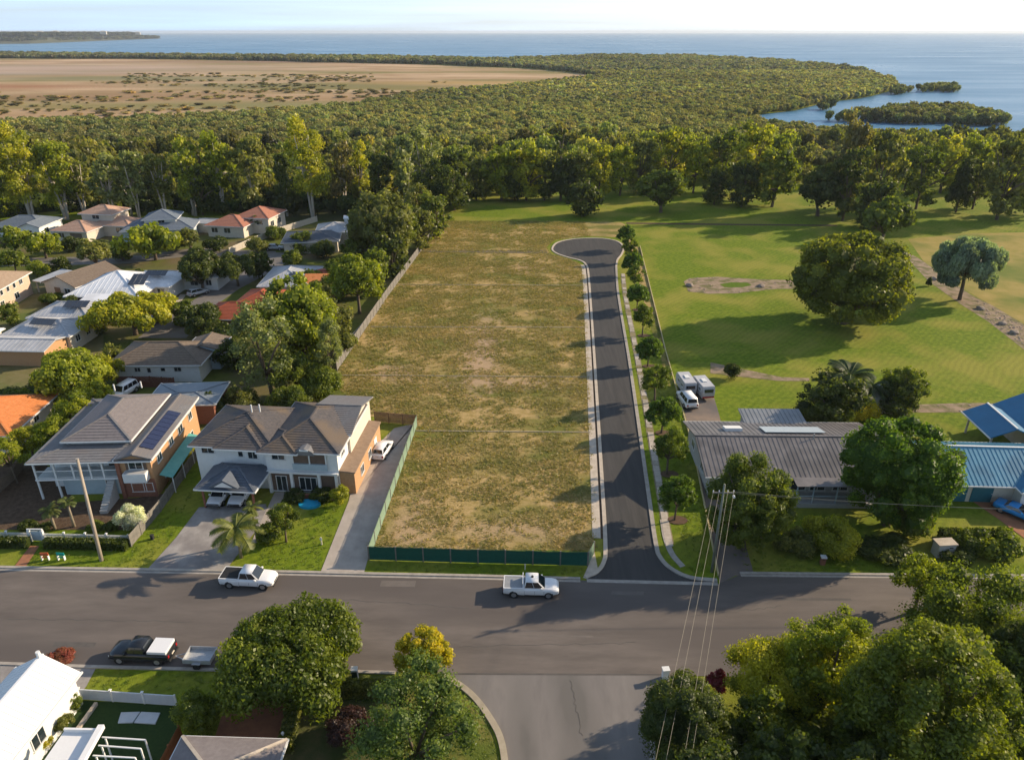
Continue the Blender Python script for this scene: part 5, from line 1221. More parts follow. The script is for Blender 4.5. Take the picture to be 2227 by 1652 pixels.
# --- far row
house((-133.5,188), 0, [dict(x0=0,x1=12.5,y0=0,y1=9,z=3.0,pitch=20,oh=.5,mat=M_BLUEG,wall=W_WHITE,relief=('course',.6),win=[('S',2,1.7,1.8,1.3),('S',6,1.7,1.8,1.3)]),dict(x0=8.4,x1=13.5,y0=-3,y1=4,z=3.4,pitch=20,oh=.4,mat=M_BLUEG,wall=W_WHITE,roof='gy',win=[('S',2.5,1.8,1.4,1.3),('E',3,1.8,1.8,1.3)])], 'white house with a blue-grey roof at the far left of the street')
house((-115.5,183.5), -8, [dict(x0=0,x1=9,y0=0,y1=8,z=3.0,pitch=22,oh=.5,mat=M_PINK,wall=W_CREAM,relief=('course',.6),win=[('S',2,1.6,1.6,1.3)],door=[('S',6,3.2,2.2,M_BROWNR,'garage_door')]),dict(x0=6,x1=16.5,y0=6.5,y1=14,z=3.1,pitch=20,oh=.5,mat=M_PINK,wall=W_CREAM,relief=('course',.6),win=[('S',7.5,1.7,2,1.3),('E',3,1.7,1.6,1.3)]),dict(x0=2.5,x1=11,y0=8,y1=15,z=5.6,pitch=22,oh=.5,mat=M_PINK,wall=W_CREAM,relief=('course',.6),win=[('S',4,4.6,2,1.1)])], 'cream house with pink tiled roofs on two levels before the tall gums')
house((-97.5,182), 12, [dict(x0=0,x1=16.5,y0=0,y1=9.5,z=3.1,pitch=22,oh=.5,mat=M_BLUEG,wall=W_BLUE,relief=('course',.6),win=[('S',9,1.7,1.8,1.3),('S',13,1.7,1.6,1.3)]),dict(x0=5,x1=12.5,y0=2.5,y1=10,z=5.2,pitch=22,oh=.5,mat=M_BLUEG,wall=W_WHITE,relief=('course',.6),win=[('S',4,4.4,1.6,1),('E',3.5,4.4,1.6,1)])], 'pale blue house with a blue-grey roof and a raised upper gable before the gums')
house((-78.6,188.3), -10, [dict(x0=0,x1=10,y0=0,y1=9,z=3.2,pitch=21,oh=.5,mat=M_TERRA,wall=W_CREAM,relief=('course',.6),win=[('S',2,1.8,1.8,1.3),('S',5.5,1.8,1.8,1.3)]),dict(x0=5.5,x1=14.5,y0=5,y1=14.5,z=4.4,pitch=21,oh=.5,mat=M_TERRA,wall=W_CREAM,relief=('course',.6),win=[('S',6.5,3,1.8,1.2),('E',2,2.4,1.8,1.4),('E',6,2.4,1.8,1.4)]),dict(x0=-5.5,x1=-.1,y0=3.5,y1=8.5,z=2.7,pitch=10,oh=.3,mat=M_PALEGREY,wall=W_CREAM,roof='gx')], 'cream house with red tiled hip roofs and a small grey shed roof attached')
house((-54.2,171.5), 8, [dict(x0=0,x1=12.5,y0=0,y1=10,z=3.0,pitch=13,oh=.5,mat=M_DARKBLUE,wall=W_CREAM,relief=('course',.6),win=[('S',3,1.7,1.8,1.2)]),dict(x0=7,x1=15.5,y0=7.5,y1=16,z=3.3,pitch=18,oh=.4,mat=M_PALEGREY,wall=W_CREAM,relief=('rib',.9)),dict(x0=13.2,x1=16,y0=17,y1=20,z=4.4,pitch=8,oh=.2,mat=M_WHITER,wall=W_WHITE,roof='gx',win=[('S',1.4,3.4,1,.8)])], 'dark slate roofed house at the bend with pale rear roofs beside the long fence')
Ph = house((-49.8,139.0), 2, [dict(x0=0,x1=9.5,y0=0,y1=12.5,z=2.9,pitch=19,oh=.4,mat=M_PALEGREY,wall=W_CREAM,relief=('rib',.8),win=[('S',2,1.7,1.6,1.2)]),dict(x0=6.5,x1=13.5,y0=5.4,y1=11,z=2.8,pitch=8,oh=.3,mat=M_RED,wall=W_CREAM,roof='gx'),dict(x0=8.5,x1=13,y0=-.5,y1=4,z=2.8,pitch=12,oh=.3,mat=M_ORANGE,wall=W_CREAM,roof='sk',win=[('S',2,1.6,1.2,1.1)])], 'house with a patchwork of pale grey, red and orange roofs near the long fence')
solar(Ph, (5.2,3.0,3.9), (.8,-.3,0), (.2,.8,.2), 3, 1, .9, 1.4, SOLAR_D)
house((-54.5,121.5), -4, [dict(x0=0,x1=9.5,y0=0,y1=7.5,z=2.8,pitch=22,oh=.5,mat=M_RED,wall=W_RBRICK,relief=cs,win=[('S',2,1.6,1.5,1.1)]),dict(x0=3.2,x1=11,y0=6,y1=15,z=2.9,pitch=21,oh=.5,mat=M_RED,wall=W_RBRICK,relief=cs,roof='hip')], 'red brick house with orange-red tiled roofs half hidden by trees')
# --- long brown metal roofed house (right)
Ch = house((22.4,70.6), -1, [dict(x0=0,x1=21,y0=0,y1=11.6,z=3.1,pitch=14,oh=.7,mat=M_METBR,wall=W_GREY,roof='gx',relief=('rib',.55),win=[('W',3,1.7,1.4,1.1),('W',8,1.7,1.4,1.1)]),
    dict(x0=7.4,x1=14.5,y0=11.2,y1=14.8,z=3.0,pitch=5,oh=.4,mat=ribmat('dull_grey_metal', (.24,.25,.26)),wall=W_GREY,roof='sk',relief=('rib',.55))], 'long low house with a weathered brown metal gable roof beside the new road')
sk = MB().box(0,2.1,0,1.3,-.05,.35).build('skylight', W_WHITE, Ch, loc=(3.4,7.7,4.12)); sk.rotation_euler = (-math.radians(14),0,0)
tp = MB().box(0,7.2,0,2.6,0,.06).build('translucent_sheet', nmat('pale_blue_sheet',(.38,.44,.48),(.44,.50,.54),1,.4), Ch, loc=(8.0,6.9,4.42)); tp.rotation_euler = (-math.radians(14),0,0)
MB().tube([(13.2,5.4,4.2),(13.2,5.4,5.1)], .08, 8).build('vent_pipe', W_GREY, Ch)
ver = MB().box(9.0,20.9,-2.3,-.02,-.1,.55).build('verandah_deck', W_GREY, Ch)
for x in (9.2,11.0,13.6,16.2,17.4,20.6): MB().box(x-.06,x+.06,-2.2,-2.08,.55,2.75).build('verandah_post', W_BLUE, Ch)
MB().bar((9.1,-2.14,2.8),(20.8,-2.14,2.8),.1,.16).build('verandah_beam', W_BLUE, Ch); MB().bar((9.1,-2.14,1.45),(20.8,-2.14,1.45),.06,.08).build('verandah_rail', W_BLUE, Ch)
MB().add([(9,-2.4,2.88),(20.9,-2.4,2.88),(20.9,-.72,3.0),(9,-.72,3.0),(9,-2.4,2.82),(20.9,-2.4,2.82),(20.9,-.72,2.93),(9,-.72,2.93)], [(0,1,2,3),(7,6,5,4),(0,4,5,1),(1,5,6,2),(2,6,7,3),(3,7,4,0)]).build('verandah_roof', M_METBR, Ch)
for x in (10.1,12.3,14.9,19.0): window(Ch, (x,0,1.7), 1.7, 1.7, 'x', -1)
# --- blue roofed house at the right edge
Dh = house((46.8,69.6), -3, [dict(x0=0,x1=24,y0=0,y1=8.4,z=2.9,pitch=24,oh=.7,mat=M_BLUE,wall=W_CREAM,roof='gx',relief=('rib',.5),door=[('S',3.2,2.3,2.2,nmat('teal_door',(.02,.13,.17),(.03,.15,.19),2,.5),'garage_door'),('S',6.0,2.3,2.2,nmat('teal_door',(.02,.13,.17),(.03,.15,.19)),'garage_door')],cap=W_WHITE),
    dict(x0=9.4,x1=19,y0=-1.4,y1=3,z=2.85,pitch=24,oh=.5,mat=M_BLUE_SHADE,wall=W_WHITE,roof='hip',win=[('S',2,1.6,1.4,1.2)]),
    dict(x0=12.2,x1=17.0,y0=10.5,y1=16.5,z=3.0,pitch=24,oh=.5,mat=M_BLUE_SHADE,wall=W_CREAM,roof='gy',cap=W_WHITE,open=[(12.4,16.2),(12.4,10.8),(16.8,10.8)]),
    dict(x0=17.1,x1=27,y0=8.6,y1=18.5,z=3.2,pitch=26,oh=.5,mat=M_BLUE_SHADE,wall=W_CREAM,roof='gy',cap=W_WHITE)], 'house with bright blue metal roofs and teal garage doors at the right edge')
for x in (.5,1.1,1.7): MB().box(x,x+.25,-.1,-.02,0,2.7).build('wall_slat', TIMB, Dh)
# --- white gabled building and pergola at the bottom left
S_ = house((-39.7,28.1), -5, [dict(x0=0,x1=4.6,y0=0,y1=14.0,z=3.3,pitch=31,oh=.35,mat=nmat('bright_white_roof',(.80,.80,.80),(.76,.76,.76),1,.4),wall=W_WHITE,roof='gy',relief=('rib',.45),win=[('E',3.4,1.8,1.3,1.2),('E',6.4,1.8,1.3,1.2),('E',9.4,1.8,1.3,1.2)])], 'white gabled building with a bright white ribbed roof in the bottom left corner')
MB().tube([(2.3,14.0,4.8),(2.3,14.0,5.3)], .16, 8).build('roof_finial', W_WHITE, S_)
MB().box(5.6,5.85,.2,14,0,.3).build('garden_edge', CONC_P, S_)
# ---------------------------------------------------------------- pergola, fences, poles, cars, small things
PA = empty('pergola', (-28.6, 33.6, 0), math.radians(-5), 'white pergola frame with open rails beside its flat white roof', 'pergola')
WP = nmat('white_painted_steel', (.78,.78,.77), (.74,.74,.73), 3, .5)
P0 = G(180,1592,2.7)
PA.location = (P0.x, P0.y, 0); PA.rotation_euler = (0,0,0)
def wpt(x, y, z): v = G(x, y, z); return (v.x - P0.x, v.y - P0.y, z)
a_, b_ = wpt(140,1588,2.7), wpt(205,1588,2.7); c_, d_ = wpt(175,1668,2.7), wpt(85,1668,2.7)
MB().add([a_, b_, c_, d_] + [(q[0],q[1],2.6) for q in (a_,b_,c_,d_)], [(3,2,1,0),(4,5,6,7),(0,1,5,4),(1,2,6,5),(2,3,7,6),(3,0,4,7)]).build('roof_sheet', WP, PA)
MB().bar(wpt(140,1586,2.85), wpt(222,1588,2.85), .16, .3).build('parapet', WP, PA)
MB().bar(wpt(221,1578,2.95), wpt(168,1672,2.95), .42, .35).build('box_gutter', WP, PA)
for (p, q) in (((222,1602),(316,1608)), ((214,1620),(306,1627)), ((202,1642),(294,1647))):
    A1, B1 = wpt(*p, 2.4), wpt(*q, 2.4); MB().bar(A1, B1, .09, .09).build('rail', WP, PA); MB().bar(B1, (B1[0], B1[1], 0), .09).build('post', WP, PA)
    MB().bar((A1[0]+.2, A1[1], 2.4), (A1[0]+.2, A1[1], 0), .09).build('post', WP, PA)
# trampoline-like slab on the synthetic lawn: two pale paving slabs
qs = [(264,1550),(305,1549),(289,1572),(257,1573)]; qs2 = [(308,1549),(349,1551),(338,1575),(292,1572)]
pad = empty('paving_pad', G(303,1561), 0, 'pair of pale grey paving slabs lying in the synthetic lawn', 'paving'); pc = G(303,1561)
for q in (qs, qs2):
    w = W(q); MB().prism([(p.x-pc.x, p.y-pc.y) for p in w][::-1], 0.02, .12).build('slab', nmat('pale_blue_slab',(.46,.49,.52),(.52,.55,.58),2,.7), pad)
# tile roofed house at the bottom
Uh = house((-23.2,27.7), -2, [dict(x0=0,x1=6.5,y0=0,y1=8.2,z=3.0,pitch=21,oh=.5,mat=M_GREYTILE2,wall=W_RBRICK,cap=CONC_P,relief=('course',.34),win=[('S',4,1.6,1.4,1.2)])], 'house with a pinkish grey tiled roof and pale ridge at the bottom edge')
# ---- fences
def fence(pts, h, step, kind, label, mat, pmat=None, cap=None, t=.05, groundgap=.03):
    pts = [Vector(p) for p in pts]; f = empty('fence', pts[0], 0, label, 'fence'); o = pts[0]; pm = pmat or mat; cache = {}
    ptp = MB().box(-.06,.06,-.06,.06,0,h+.06).mesh('post', pm)
    for a, b in zip(pts, pts[1:]):
        L = (b-a).length; n = max(1, round(L/step)); s = L/n; d = (b-a)/n; rz = math.atan2(d.y, d.x); key = round(s, 2)
        if key not in cache:
            mb = MB()
            if kind == 'paling':
                k = int(s/.16); w = s/k
                for i in range(k): mb.box(i*w+.012, (i+1)*w-.012, -.012, .012, groundgap, h - .03*(i % 2)*.6)
                mb.box(.06, s-.06, .013, .05, h*.25, h*.25+.07); mb.box(.06, s-.06, .013, .05, h*.78, h*.78+.07)
            elif kind == 'slat':
                k = 9
                for i in range(k): mb.box(.05, s-.05, -.012, .012, groundgap + i*(h/k), groundgap + (i+1)*(h/k) - .035)
            elif kind == 'picket':
                k = int(s/.14); w = s/k
                for i in range(k): mb.box(i*w+.03, (i+1)*w-.03, -.012, .012, .1, h - .05)
                mb.box(.05, s-.05, .013, .05, .2, .27); mb.box(.05, s-.05, .013, .05, h-.3, h-.2)
            elif kind == 'panel':
                mb.box(.08, s-.08, -.012, .012, .12, h - .12); 
                for i in range(int(s/.12)): mb.box(.1+i*.12, .13+i*.12, -.03, -.0125, .13, h-.13)
                mb.box(.05, s-.05, -.035, .035, h-.12, h-.03); mb.box(.05, s-.05, -.035, .035, .05, .12)
            else:      # cloth: slightly billowing sheet
                k = 8; vs = []; 
                for j in range(5):
                    for i in range(k+1): vs.append((i*s/k, .07*math.sin(i/k*math.pi)*math.sin(j/4*math.pi) - .02, .06 + (h-.08)*j/4 - (.03*math.sin(i/k*math.pi) if j == 4 else 0)))
                mb.add(vs, [(j*(k+1)+i, j*(k+1)+i+1, (j+1)*(k+1)+i+1, (j+1)*(k+1)+i) for j in range(4) for i in range(k)])
                mb.bar((0,0,h), (s,0,h), .03)
            cache[key] = mb.mesh('panel', mat)
        for i in range(n):
            p = a + d*i - o; link('panel', cache[key], f, loc=p, rz=rz); link('post', ptp, f, loc=p, rz=rz)
            if cap: MB().box(-.1,.1,-.1,.1,h+.06,h+.14).build('post_cap', pm, f, loc=p)
    link('post', ptp, f, loc=pts[-1]-o, rz=rz)
    return f
GREYT = nmat('weathered_grey_timber', (.15,.14,.125), (.24,.22,.19), 2, .9, .005, 20); GREENC = nmat('green_shade_cloth', (.008,.075,.055), (.012,.10,.072), 3, .85, .02, 6)
fence(W([(733,806),(832,660),(905,560),(966,480)]), 1.7, 2.4, 'slat', 'long grey slatted fence receding along the left side of the vacant lot', GREYT)
fence(W([(803,1217),(1040,1224),(1278,1230)]), 1.7, 2.6, 'cloth', 'dark green shade cloth fence along the street front of the vacant lot', GREENC, GREYT)
fence(W([(1278,1230),(1291,1205)]), 1.6, 1.4, 'cloth', 'short green mesh return at the right end of the green cloth fence', nmat('pale_green_mesh', (.16,.24,.17), (.20,.28,.2), 3, .8), GREYT)
fence(W([(803,1217),(860,1058),(907,925)]), 1.55, 2.6, 'cloth', 'pale green mesh fence between the beige driveway and the vacant lot', nmat('pale_green_mesh', (.16,.24,.17)), GREYT)
fence(W([(907,925),(816,917)]), 1.6, 2.0, 'paling', 'short brown paling fence closing the end of the beige driveway', nmat('brown_paling', (.20,.12,.07), (.28,.18,.10), 3, .9))
WHT = W_WHITE
fence(W([(-30,1172),(68,1174)]), 1.0, 2.2, 'picket', 'white picket fence left of the front gate', WHT, cap=True)
fence(W([(98,1175),(190,1177),(282,1180)]), 1.0, 2.2, 'picket', 'white picket fence running from the gate to the grey side fence', WHT, cap=True)
gt = empty('garden_gate', G(83,1176), 0, 'white front gate between two posts in the picket fence', 'gate'); MB().box(-.5,.5,-.04,.04,.1,1.25).build('gate_leaf', W_BLUE, gt)
for s in (-.68,.68): MB().box(s-.12,s+.12,-.12,.12,0,1.4).build('gate_post', WHT, gt)
MB().bar((-.8,0,1.5),(.8,0,1.5),.12,.12).build('gate_arch', WHT, gt)
fence(W([(286,1188),(350,1112),(428,1000)]), 1.45, 2.2, 'paling', 'grey side fence between the tan brick wing and the green lawn', GREYT)
fence(W([(-20,1090),(35,1040),(50,1020)]), 1.4, 2.2, 'paling', 'weathered fence at the left edge beside the dark brown yard', nmat('dark_brown_paling', (.16,.12,.09), (.22,.17,.12), 3, .9))
fence(W([(178,1520),(385,1534)]), 1.15, 2.5, 'panel', 'white rail and panel fence around the synthetic lawn', nmat('white_translucent_panel', (.55,.58,.62), (.60,.63,.66), 2, .5), WHT, cap=True)
fence(W([(395,1600),(348,1690)]), 1.2, 2.0, 'paling', 'terracotta coloured fence right of the synthetic lawn', nmat('terracotta_fence', (.42,.17,.07), (.36,.14,.06), 3, .9))
fence(W([(500,553),(556,528),(600,510),(690,482)]), 1.6, 3.0, 'panel', 'cream wall-like fence along the far bend below the red tiled house', W_CREAM)
fence(W([(150,684),(240,690),(330,700)]), 1.5, 2.4, 'paling', 'reddish brown fence below the big white roof', nmat('reddish_fence', (.34,.13,.07), (.26,.10,.06), 3, .9))
fence(W([(258,842),(330,842),(382,845)]), 1.8, 2.4, 'paling', 'dark red-brown fence behind the grey hipped house', nmat('dark_red_fence', (.17,.07,.045), (.13,.055,.04), 3, .9))
# fence that runs beside the young trees
YEL = nmat('yellowish_timber', (.55,.45,.24), (.45,.37,.20), 2, .9)
fe = W([(1392,537),(1448,766),(1508,978),(1562,1252)]); ff = empty('low_fence', fe[0], 0, 'low yellowish timber fence running past the young trees down to the kerb', 'fence')
for a, b in zip(fe, fe[1:]):
    n = max(1, round((b-a).length/3))
    for i in range(n):
        p, q = a.lerp(b, i/n) - fe[0], a.lerp(b, (i+1)/n) - fe[0]
        MB().bar(p + Vector((0,0,.17)), q + Vector((0,0,.17)), .14, .22).build('rail', YEL, ff); MB().box(-.08,.08,-.08,.08,0,.34).build('post', YEL, ff, loc=p)
# hedges as clipped boxes of leaves
def hedge(a, b, w, h, col, label, seed):
    A1, B1 = W([a, b]); L = (B1-A1).length; r = np.random.default_rng(seed); n = int(L*260)
    t = empty('hedge', (A1+B1)/2, math.atan2(B1.y-A1.y, B1.x-A1.x), label, 'hedge')
    pos = np.stack([r.uniform(-L/2, L/2, n), r.uniform(-w/2, w/2, n), r.uniform(0, h, n)], 1); f = r.integers(0, 3, n)
    pos[f == 0, 2] = h + r.normal(0, .04, (f == 0).sum()); k = f == 1; pos[k, 1] = np.sign(r.normal(size=k.sum())) * w/2
    k = f == 2; pos[k, 1] = -w/2 + r.normal(0, .03, k.sum())
    u = r.normal(size=(n,3)); u /= np.linalg.norm(u, axis=1)[:,None]; v = np.cross(u, r.normal(size=(n,3))); v /= np.linalg.norm(v, axis=1)[:,None]; s = r.uniform(.05,.12,(n,1))
    V = np.stack([pos-u*s-v*s, pos+u*s-v*s, pos+u*s+v*s, pos-u*s+v*s], 1).reshape(-1,3); T_ = np.repeat(r.uniform(.2,.8,n), 4)
    c = MB().box(-L/2+.05, L/2-.05, -w/2+.06, w/2-.06, 0, h-.06); n0 = len(V)
    V = np.concatenate([V, np.array(c.v)]); Fc = [(4*i,4*i+1,4*i+2,4*i+3) for i in range(n)] + [tuple(i+n0 for i in q) for q in c.f]; T_ = np.concatenate([T_, np.full(8, .2)])
    o = link('foliage', arrays_mesh('hedge_leaves', V, Fc, T_, FOL), t); o.color = (*col, 1)
hedge((-30,1187),(66,1187), .8, .9, C_['dk'], 'clipped dark hedge outside the picket fence left of the gate', 1)
hedge((100,1188),(280,1192), .8, .9, C_['dk'], 'clipped dark hedge outside the picket fence right of the gate', 2)
hedge((660,1509),(860,1510), .9, 1.3, C_['ol'], 'clipped hedge facing the street behind the foreground domed tree', 3)
hedge((652,1520),(622,1640), .9, 1.3, C_['ol'], 'clipped hedge between the brick driveway and the sparse front lawn', 4)
hedge((2040,1180),(2160,1182), 1.2, 1.5, C_['dk'], 'dark hedge on the lawn edge behind the beige utility cabinet', 5)
# ---- power poles and wires
POLE = nmat('pole_timber', (.30,.25,.19), (.38,.32,.25), 3, .9, .01, 10, stretch=(1,1,.2))
lp = G(221,1219); lt_ = G(168,998,9.6)
pe = empty('power_pole', lp, 0, 'bare timber pole leaning over the left verge in front of the grey roofed house', 'power pole')
MB().tube([(0,0,-.1), (lt_-lp)*.5, lt_-lp], [.2,.17,.14], 10).build('pole', POLE, pe, True); MB().tube([lt_-lp+Vector((0,0,-.02)), lt_-lp+Vector((0,0,.06))], .16, 10).build('pole_cap', CONC, pe)
pb = G(1548,1243); ph = 10.2
p2 = empty('power_pole', pb, 0, 'power pole with a crossarm and insulators at the corner of the new road', 'power pole')
MB().tube([(0,0,-.1), (0,0,ph)], [.15,.10], 10).build('pole', nmat('grey_green_pole', (.17,.18,.14), (.22,.23,.18), 3, .9), p2, True)
ca = MB().bar((-1.0,0,9.3),(1.0,0,9.25),.1,.12).build('crossarm', GREYT, p2)
ins = [Vector((x,0,9.42)) for x in (-.95,-.4,.4,.95)]
for v in ins: MB().tube([v-Vector((0,0,.06)), v+Vector((0,0,.12))], .05, 6).build('insulator', FRAME, p2)
MB().tube([(.95,-.1,9.0),(.95,-.35,9.0)], .12, 8).build('street_light', W_WHITE, p2)
WIRE = nmat('wire', (.26,.23,.17), (.3,.27,.2), 1, .5)
def wire(a, b, sag, label, grp):
    a = Vector(a); b = Vector(b); pts = []
    for i in range(17): t = i/16; p = a.lerp(b, t); p.z -= sag*4*t*(1-t); pts.append(p)
    o = MB().tube(pts, .010, 4, False).build('power_line', WIRE); tag(o, label, 'power line', grp)
tails = [G(1418,1652,9.0), G(1424,1600,9.0)]
ends = [(1425,1652), (1448,1652), (1487,1652), (1503,1652)]
for i, v in enumerate(ins):
    e = G(*ends[i], 9.2); s = pb + v; d = (e - s); e2 = s + d*1.35; e2.z = 9.2
    wire(s, e2, .5, ['leftmost of the four power lines crossing the road towards the camera', 'second from left of the four power lines crossing the road', 'third from left of the four power lines crossing the road', 'rightmost of the four power lines crossing the road'][i], 'power lines over the road')
for i, v in enumerate((ins[0], ins[2], ins[3])):
    s = pb + v; wire(s, s + Vector((60, -1.5 - i*.3, -.3)), 1.3, ['upper power line running right across the front gardens', 'middle power line running right across the front gardens', 'lower power line running right across the front gardens'][i], 'power lines along the right verge')
# ---- cars
RUB = nmat('tyre_rubber', (.02,.02,.02), (.03,.03,.03), 4, .8); RIM = nmat('alloy_rim', (.45,.45,.46), (.40,.40,.41), 3, .35, metal=.7)
CARW = nmat('white_car_paint', (.78,.78,.78), (.76,.76,.76), 1, .28, spec=.6); CARK = nmat('black_car_paint', (.012,.014,.018), (.014,.016,.02), 1, .2, spec=.7)
CARB = nmat('blue_car_paint', (.01,.22,.55), (.012,.24,.58), 1, .25, spec=.6); CARG = nmat('silver_car_paint', (.40,.42,.44), (.42,.44,.46), 1, .3, spec=.6)
PLAST = nmat('black_plastic', (.025,.025,.027), (.03,.03,.032), 3, .6); LAMP = nmat('head_lamp', (.65,.66,.68), (.7,.7,.72), 2, .15); TAIL = nmat('tail_lamp', (.35,.01,.01), (.3,.01,.01), 2, .2)
CG = glass('car_glass', (.015,.02,.025), .06)
SPEC = { # L, W, belt z, roof z, stations (x, halfwidth, ztop), cabin bottom x0,x1 top x0,x1, wheel x, wheel r
 'ute': (5.3,1.86,1.12,1.80,[(-2.62,.80,1.02),(-2.55,.90,1.10),(-.75,.93,1.12),(1.15,.93,1.12),(1.9,.92,1.08),(2.35,.86,1.02),(2.6,.72,.82)],(-.72,1.35),(-.52,.62),(-1.62,1.62),.38),
 'wagon': (4.8,1.9,1.08,1.80,[(-2.38,.84,1.0),(-2.3,.92,1.08),(-.6,.95,1.09),(1.1,.95,1.08),(1.75,.93,1.04),(2.15,.86,.98),(2.38,.72,.78)],(-2.28,1.15),(-2.1,.5),(-1.45,1.45),.38),
 'hatch': (4.2,1.76,.92,1.46,[(-2.08,.78,.82),(-2.0,.84,.92),(-.6,.88,.94),(.9,.88,.93),(1.5,.86,.86),(1.9,.79,.76),(2.1,.62,.60)],(-1.95,1.05),(-1.55,.25),(-1.28,1.3),.31),
 'sedan': (4.7,1.82,.94,1.45,[(-2.32,.76,.88),(-2.2,.85,.97),(-.8,.9,.95),(1.0,.9,.93),(1.6,.88,.86),(2.1,.8,.78),(2.35,.62,.62)],(-1.55,1.1),(-1.0,.3),(-1.4,1.42),.33),
 'sports': (4.6,1.9,.86,1.26,[(-2.28,.82,.88),(-2.1,.93,.96),(-1.2,.96,.95),(0.2,.93,.86),(1.2,.95,.84),(1.9,.88,.72),(2.28,.66,.52)],(-1.5,.9),(-.85,.0),(-1.4,1.4),.35),
}
def car(loc, rz, kind, paint, label, cat='car', name='parked_car', lid=None, group=None, extra=None):
    L, Wd, zb, zr, st, cb, ct, wx, wr = SPEC[kind]; c = empty(name, loc, rz, label, cat, group)
    mb = MB(); rings = []; lo = .30
    for (x, hw, zt) in st:
        l2 = lo + (.12 if abs(x) > 2.0 else 0)
        rings.append([(x,-hw*.90,l2),(x,-hw,l2+.14),(x,-hw,zt-.20),(x,-hw+.05,zt-.05),(x,-hw+.17,zt),(x,hw-.17,zt),(x,hw-.05,zt-.05),(x,hw,zt-.20),(x,hw,l2+.14),(x,hw*.90,l2)])
    vs = [p for r in rings for p in r]; n = 10; fs = []
    for i in range(len(rings)-1):
        for k in range(n): fs.append((i*n+k, i*n+(k+1)%n, (i+1)*n+(k+1)%n, (i+1)*n+k))
    fs += [tuple(range(n)), tuple((len(rings)-1)*n + k for k in range(n-1,-1,-1))]
    mb.add(vs, fs); me = mb.mesh('body', paint)
    bm = bmesh.new(); bm.from_mesh(me); bmesh.ops.recalc_face_normals(bm, faces=bm.faces); bmesh.ops.bevel(bm, geom=[e for e in bm.edges if e.calc_face_angle(0) > .6], offset=.035, segments=2, affect='EDGES'); bm.to_mesh(me); bm.free(); me.shade_smooth()
    bd = link('body', me, c)
    hw = Wd/2 - .10; ht = hw - .16; z0 = zb - .05
    A = [Vector(v) for v in ((cb[0],-hw,z0),(cb[1],-hw,z0),(cb[1],hw,z0),(cb[0],hw,z0),(ct[0],-ht,zr),(ct[1],-ht,zr),(ct[1],ht,zr),(ct[0],ht,zr))]
    cm = MB().add(A, [(0,3,2,1),(4,5,6,7),(0,1,5,4),(1,2,6,5),(2,3,7,6),(3,0,4,7)]).mesh('cabin', paint)
    bm = bmesh.new(); bm.from_mesh(cm); bmesh.ops.bevel(bm, geom=list(bm.edges), offset=.06, segments=2, affect='EDGES'); bm.to_mesh(cm); bm.free(); cm.shade_smooth(); link('cabin', cm, c)
    def pane(a, b, d, e, nm, u0, u1, v0, v1):
        def P(u, v): return a.lerp(b, u).lerp(e.lerp(d, u), v)
        q = [P(u0,v0), P(u1,v0), P(u1,v1), P(u0,v1)]; nn = (q[1]-q[0]).cross(q[3]-q[0]).normalized(); ctr = sum(q, Vector())/4
        if nn.dot(ctr - Vector((0,0,(zb+zr)/2))) < 0: nn = -nn
        MB().add([p + nn*.012 for p in q] + [p - nn*.02 for p in q], [(0,1,2,3),(7,6,5,4),(0,4,5,1),(1,5,6,2),(2,6,7,3),(3,7,4,0)]).build(nm, CG, c)
    pane(A[1],A[2],A[6],A[5],'windscreen',.05,.95,.10,.92); pane(A[3],A[0],A[4],A[7],'rear_window',.08,.92,.22,.88)
    nd = 3 if kind == 'wagon' else 2
    for sd in ((A[0],A[1],A[5],A[4]), (A[3],A[2],A[6],A[7])):
        for i in range(nd):
            u0 = .05 + i*.9/nd; pane(sd[0],sd[1],sd[2],sd[3],'side_window',u0+.015,u0+.9/nd-.015,.14,.88)
    for x in wx:
        for s in (-1, 1):
            y = s*(Wd/2 - .03)
            MB().tube([(x, y - s*.30, wr), (x, y + s*.015, wr)], wr + .075, 18).build('wheel_arch', PLAST, c)
            w = MB().tube([(x, y - s*.2, wr), (x, y + s*.03, wr)], wr, 18).build('wheel', RUB, c); MB().tube([(x, y + s*.02, wr), (x, y + s*.045, wr)], wr*.62, 12).build('rim', RIM, w)
    fx = st[-1][0] - .09; rx = st[0][0]
    for s in (-1, 1):
        MB().box(fx-.12, fx+.03, s*.62-.16, s*.62+.16, st[-1][2]-.16, st[-1][2]-.02).build('headlight', LAMP, c)
        MB().box(rx-.02, rx+.1, s*.70-.09, s*.70+.09, zb-.38, zb-.12).build('tail_light', TAIL, c)
        MB().box(cb[1]-.42, cb[1]-.28, s*(Wd/2+.02)-.09, s*(Wd/2+.02)+.09, zb-.02, zb+.14).build('mirror', paint, c)
    MB().box(st[-1][0]-.06, st[-1][0]+.04, -.7, .7, .32, .50).build('front_bumper', PLAST, c); MB().box(rx-.08, rx+.04, -.78, .78, .34, .52).build('rear_bumper', PLAST if kind != 'hatch' else paint, c)
    MB().box(st[-1][0]-.04, st[-1][0]+.012, -.42, .42, st[-1][2]-.24, st[-1][2]-.10).build('grille', PLAST, c)
    sm = MB()
    for s in (-1, 1):
        for xx in ((cb[0]+.1, cb[0]+.1+(cb[1]-cb[0])*.46, cb[1]-.15) if kind != 'wagon' else (-1.0, .05, 1.0)): sm.box(xx-.012, xx+.012, s*(Wd/2)-.004*s-.004, s*(Wd/2)-.004*s+.004, .48, zb-.24)
        sm.box(cb[0]+.1, cb[1]-.15, s*(Wd/2)-.008, s*(Wd/2)+.008, .40, .45)
    sm.build('door_seam', PLAST, c)
    MB().box(rx-.035, rx+.02, -.2, .2, .62, .74).build('number_plate', W_CREAM, c)
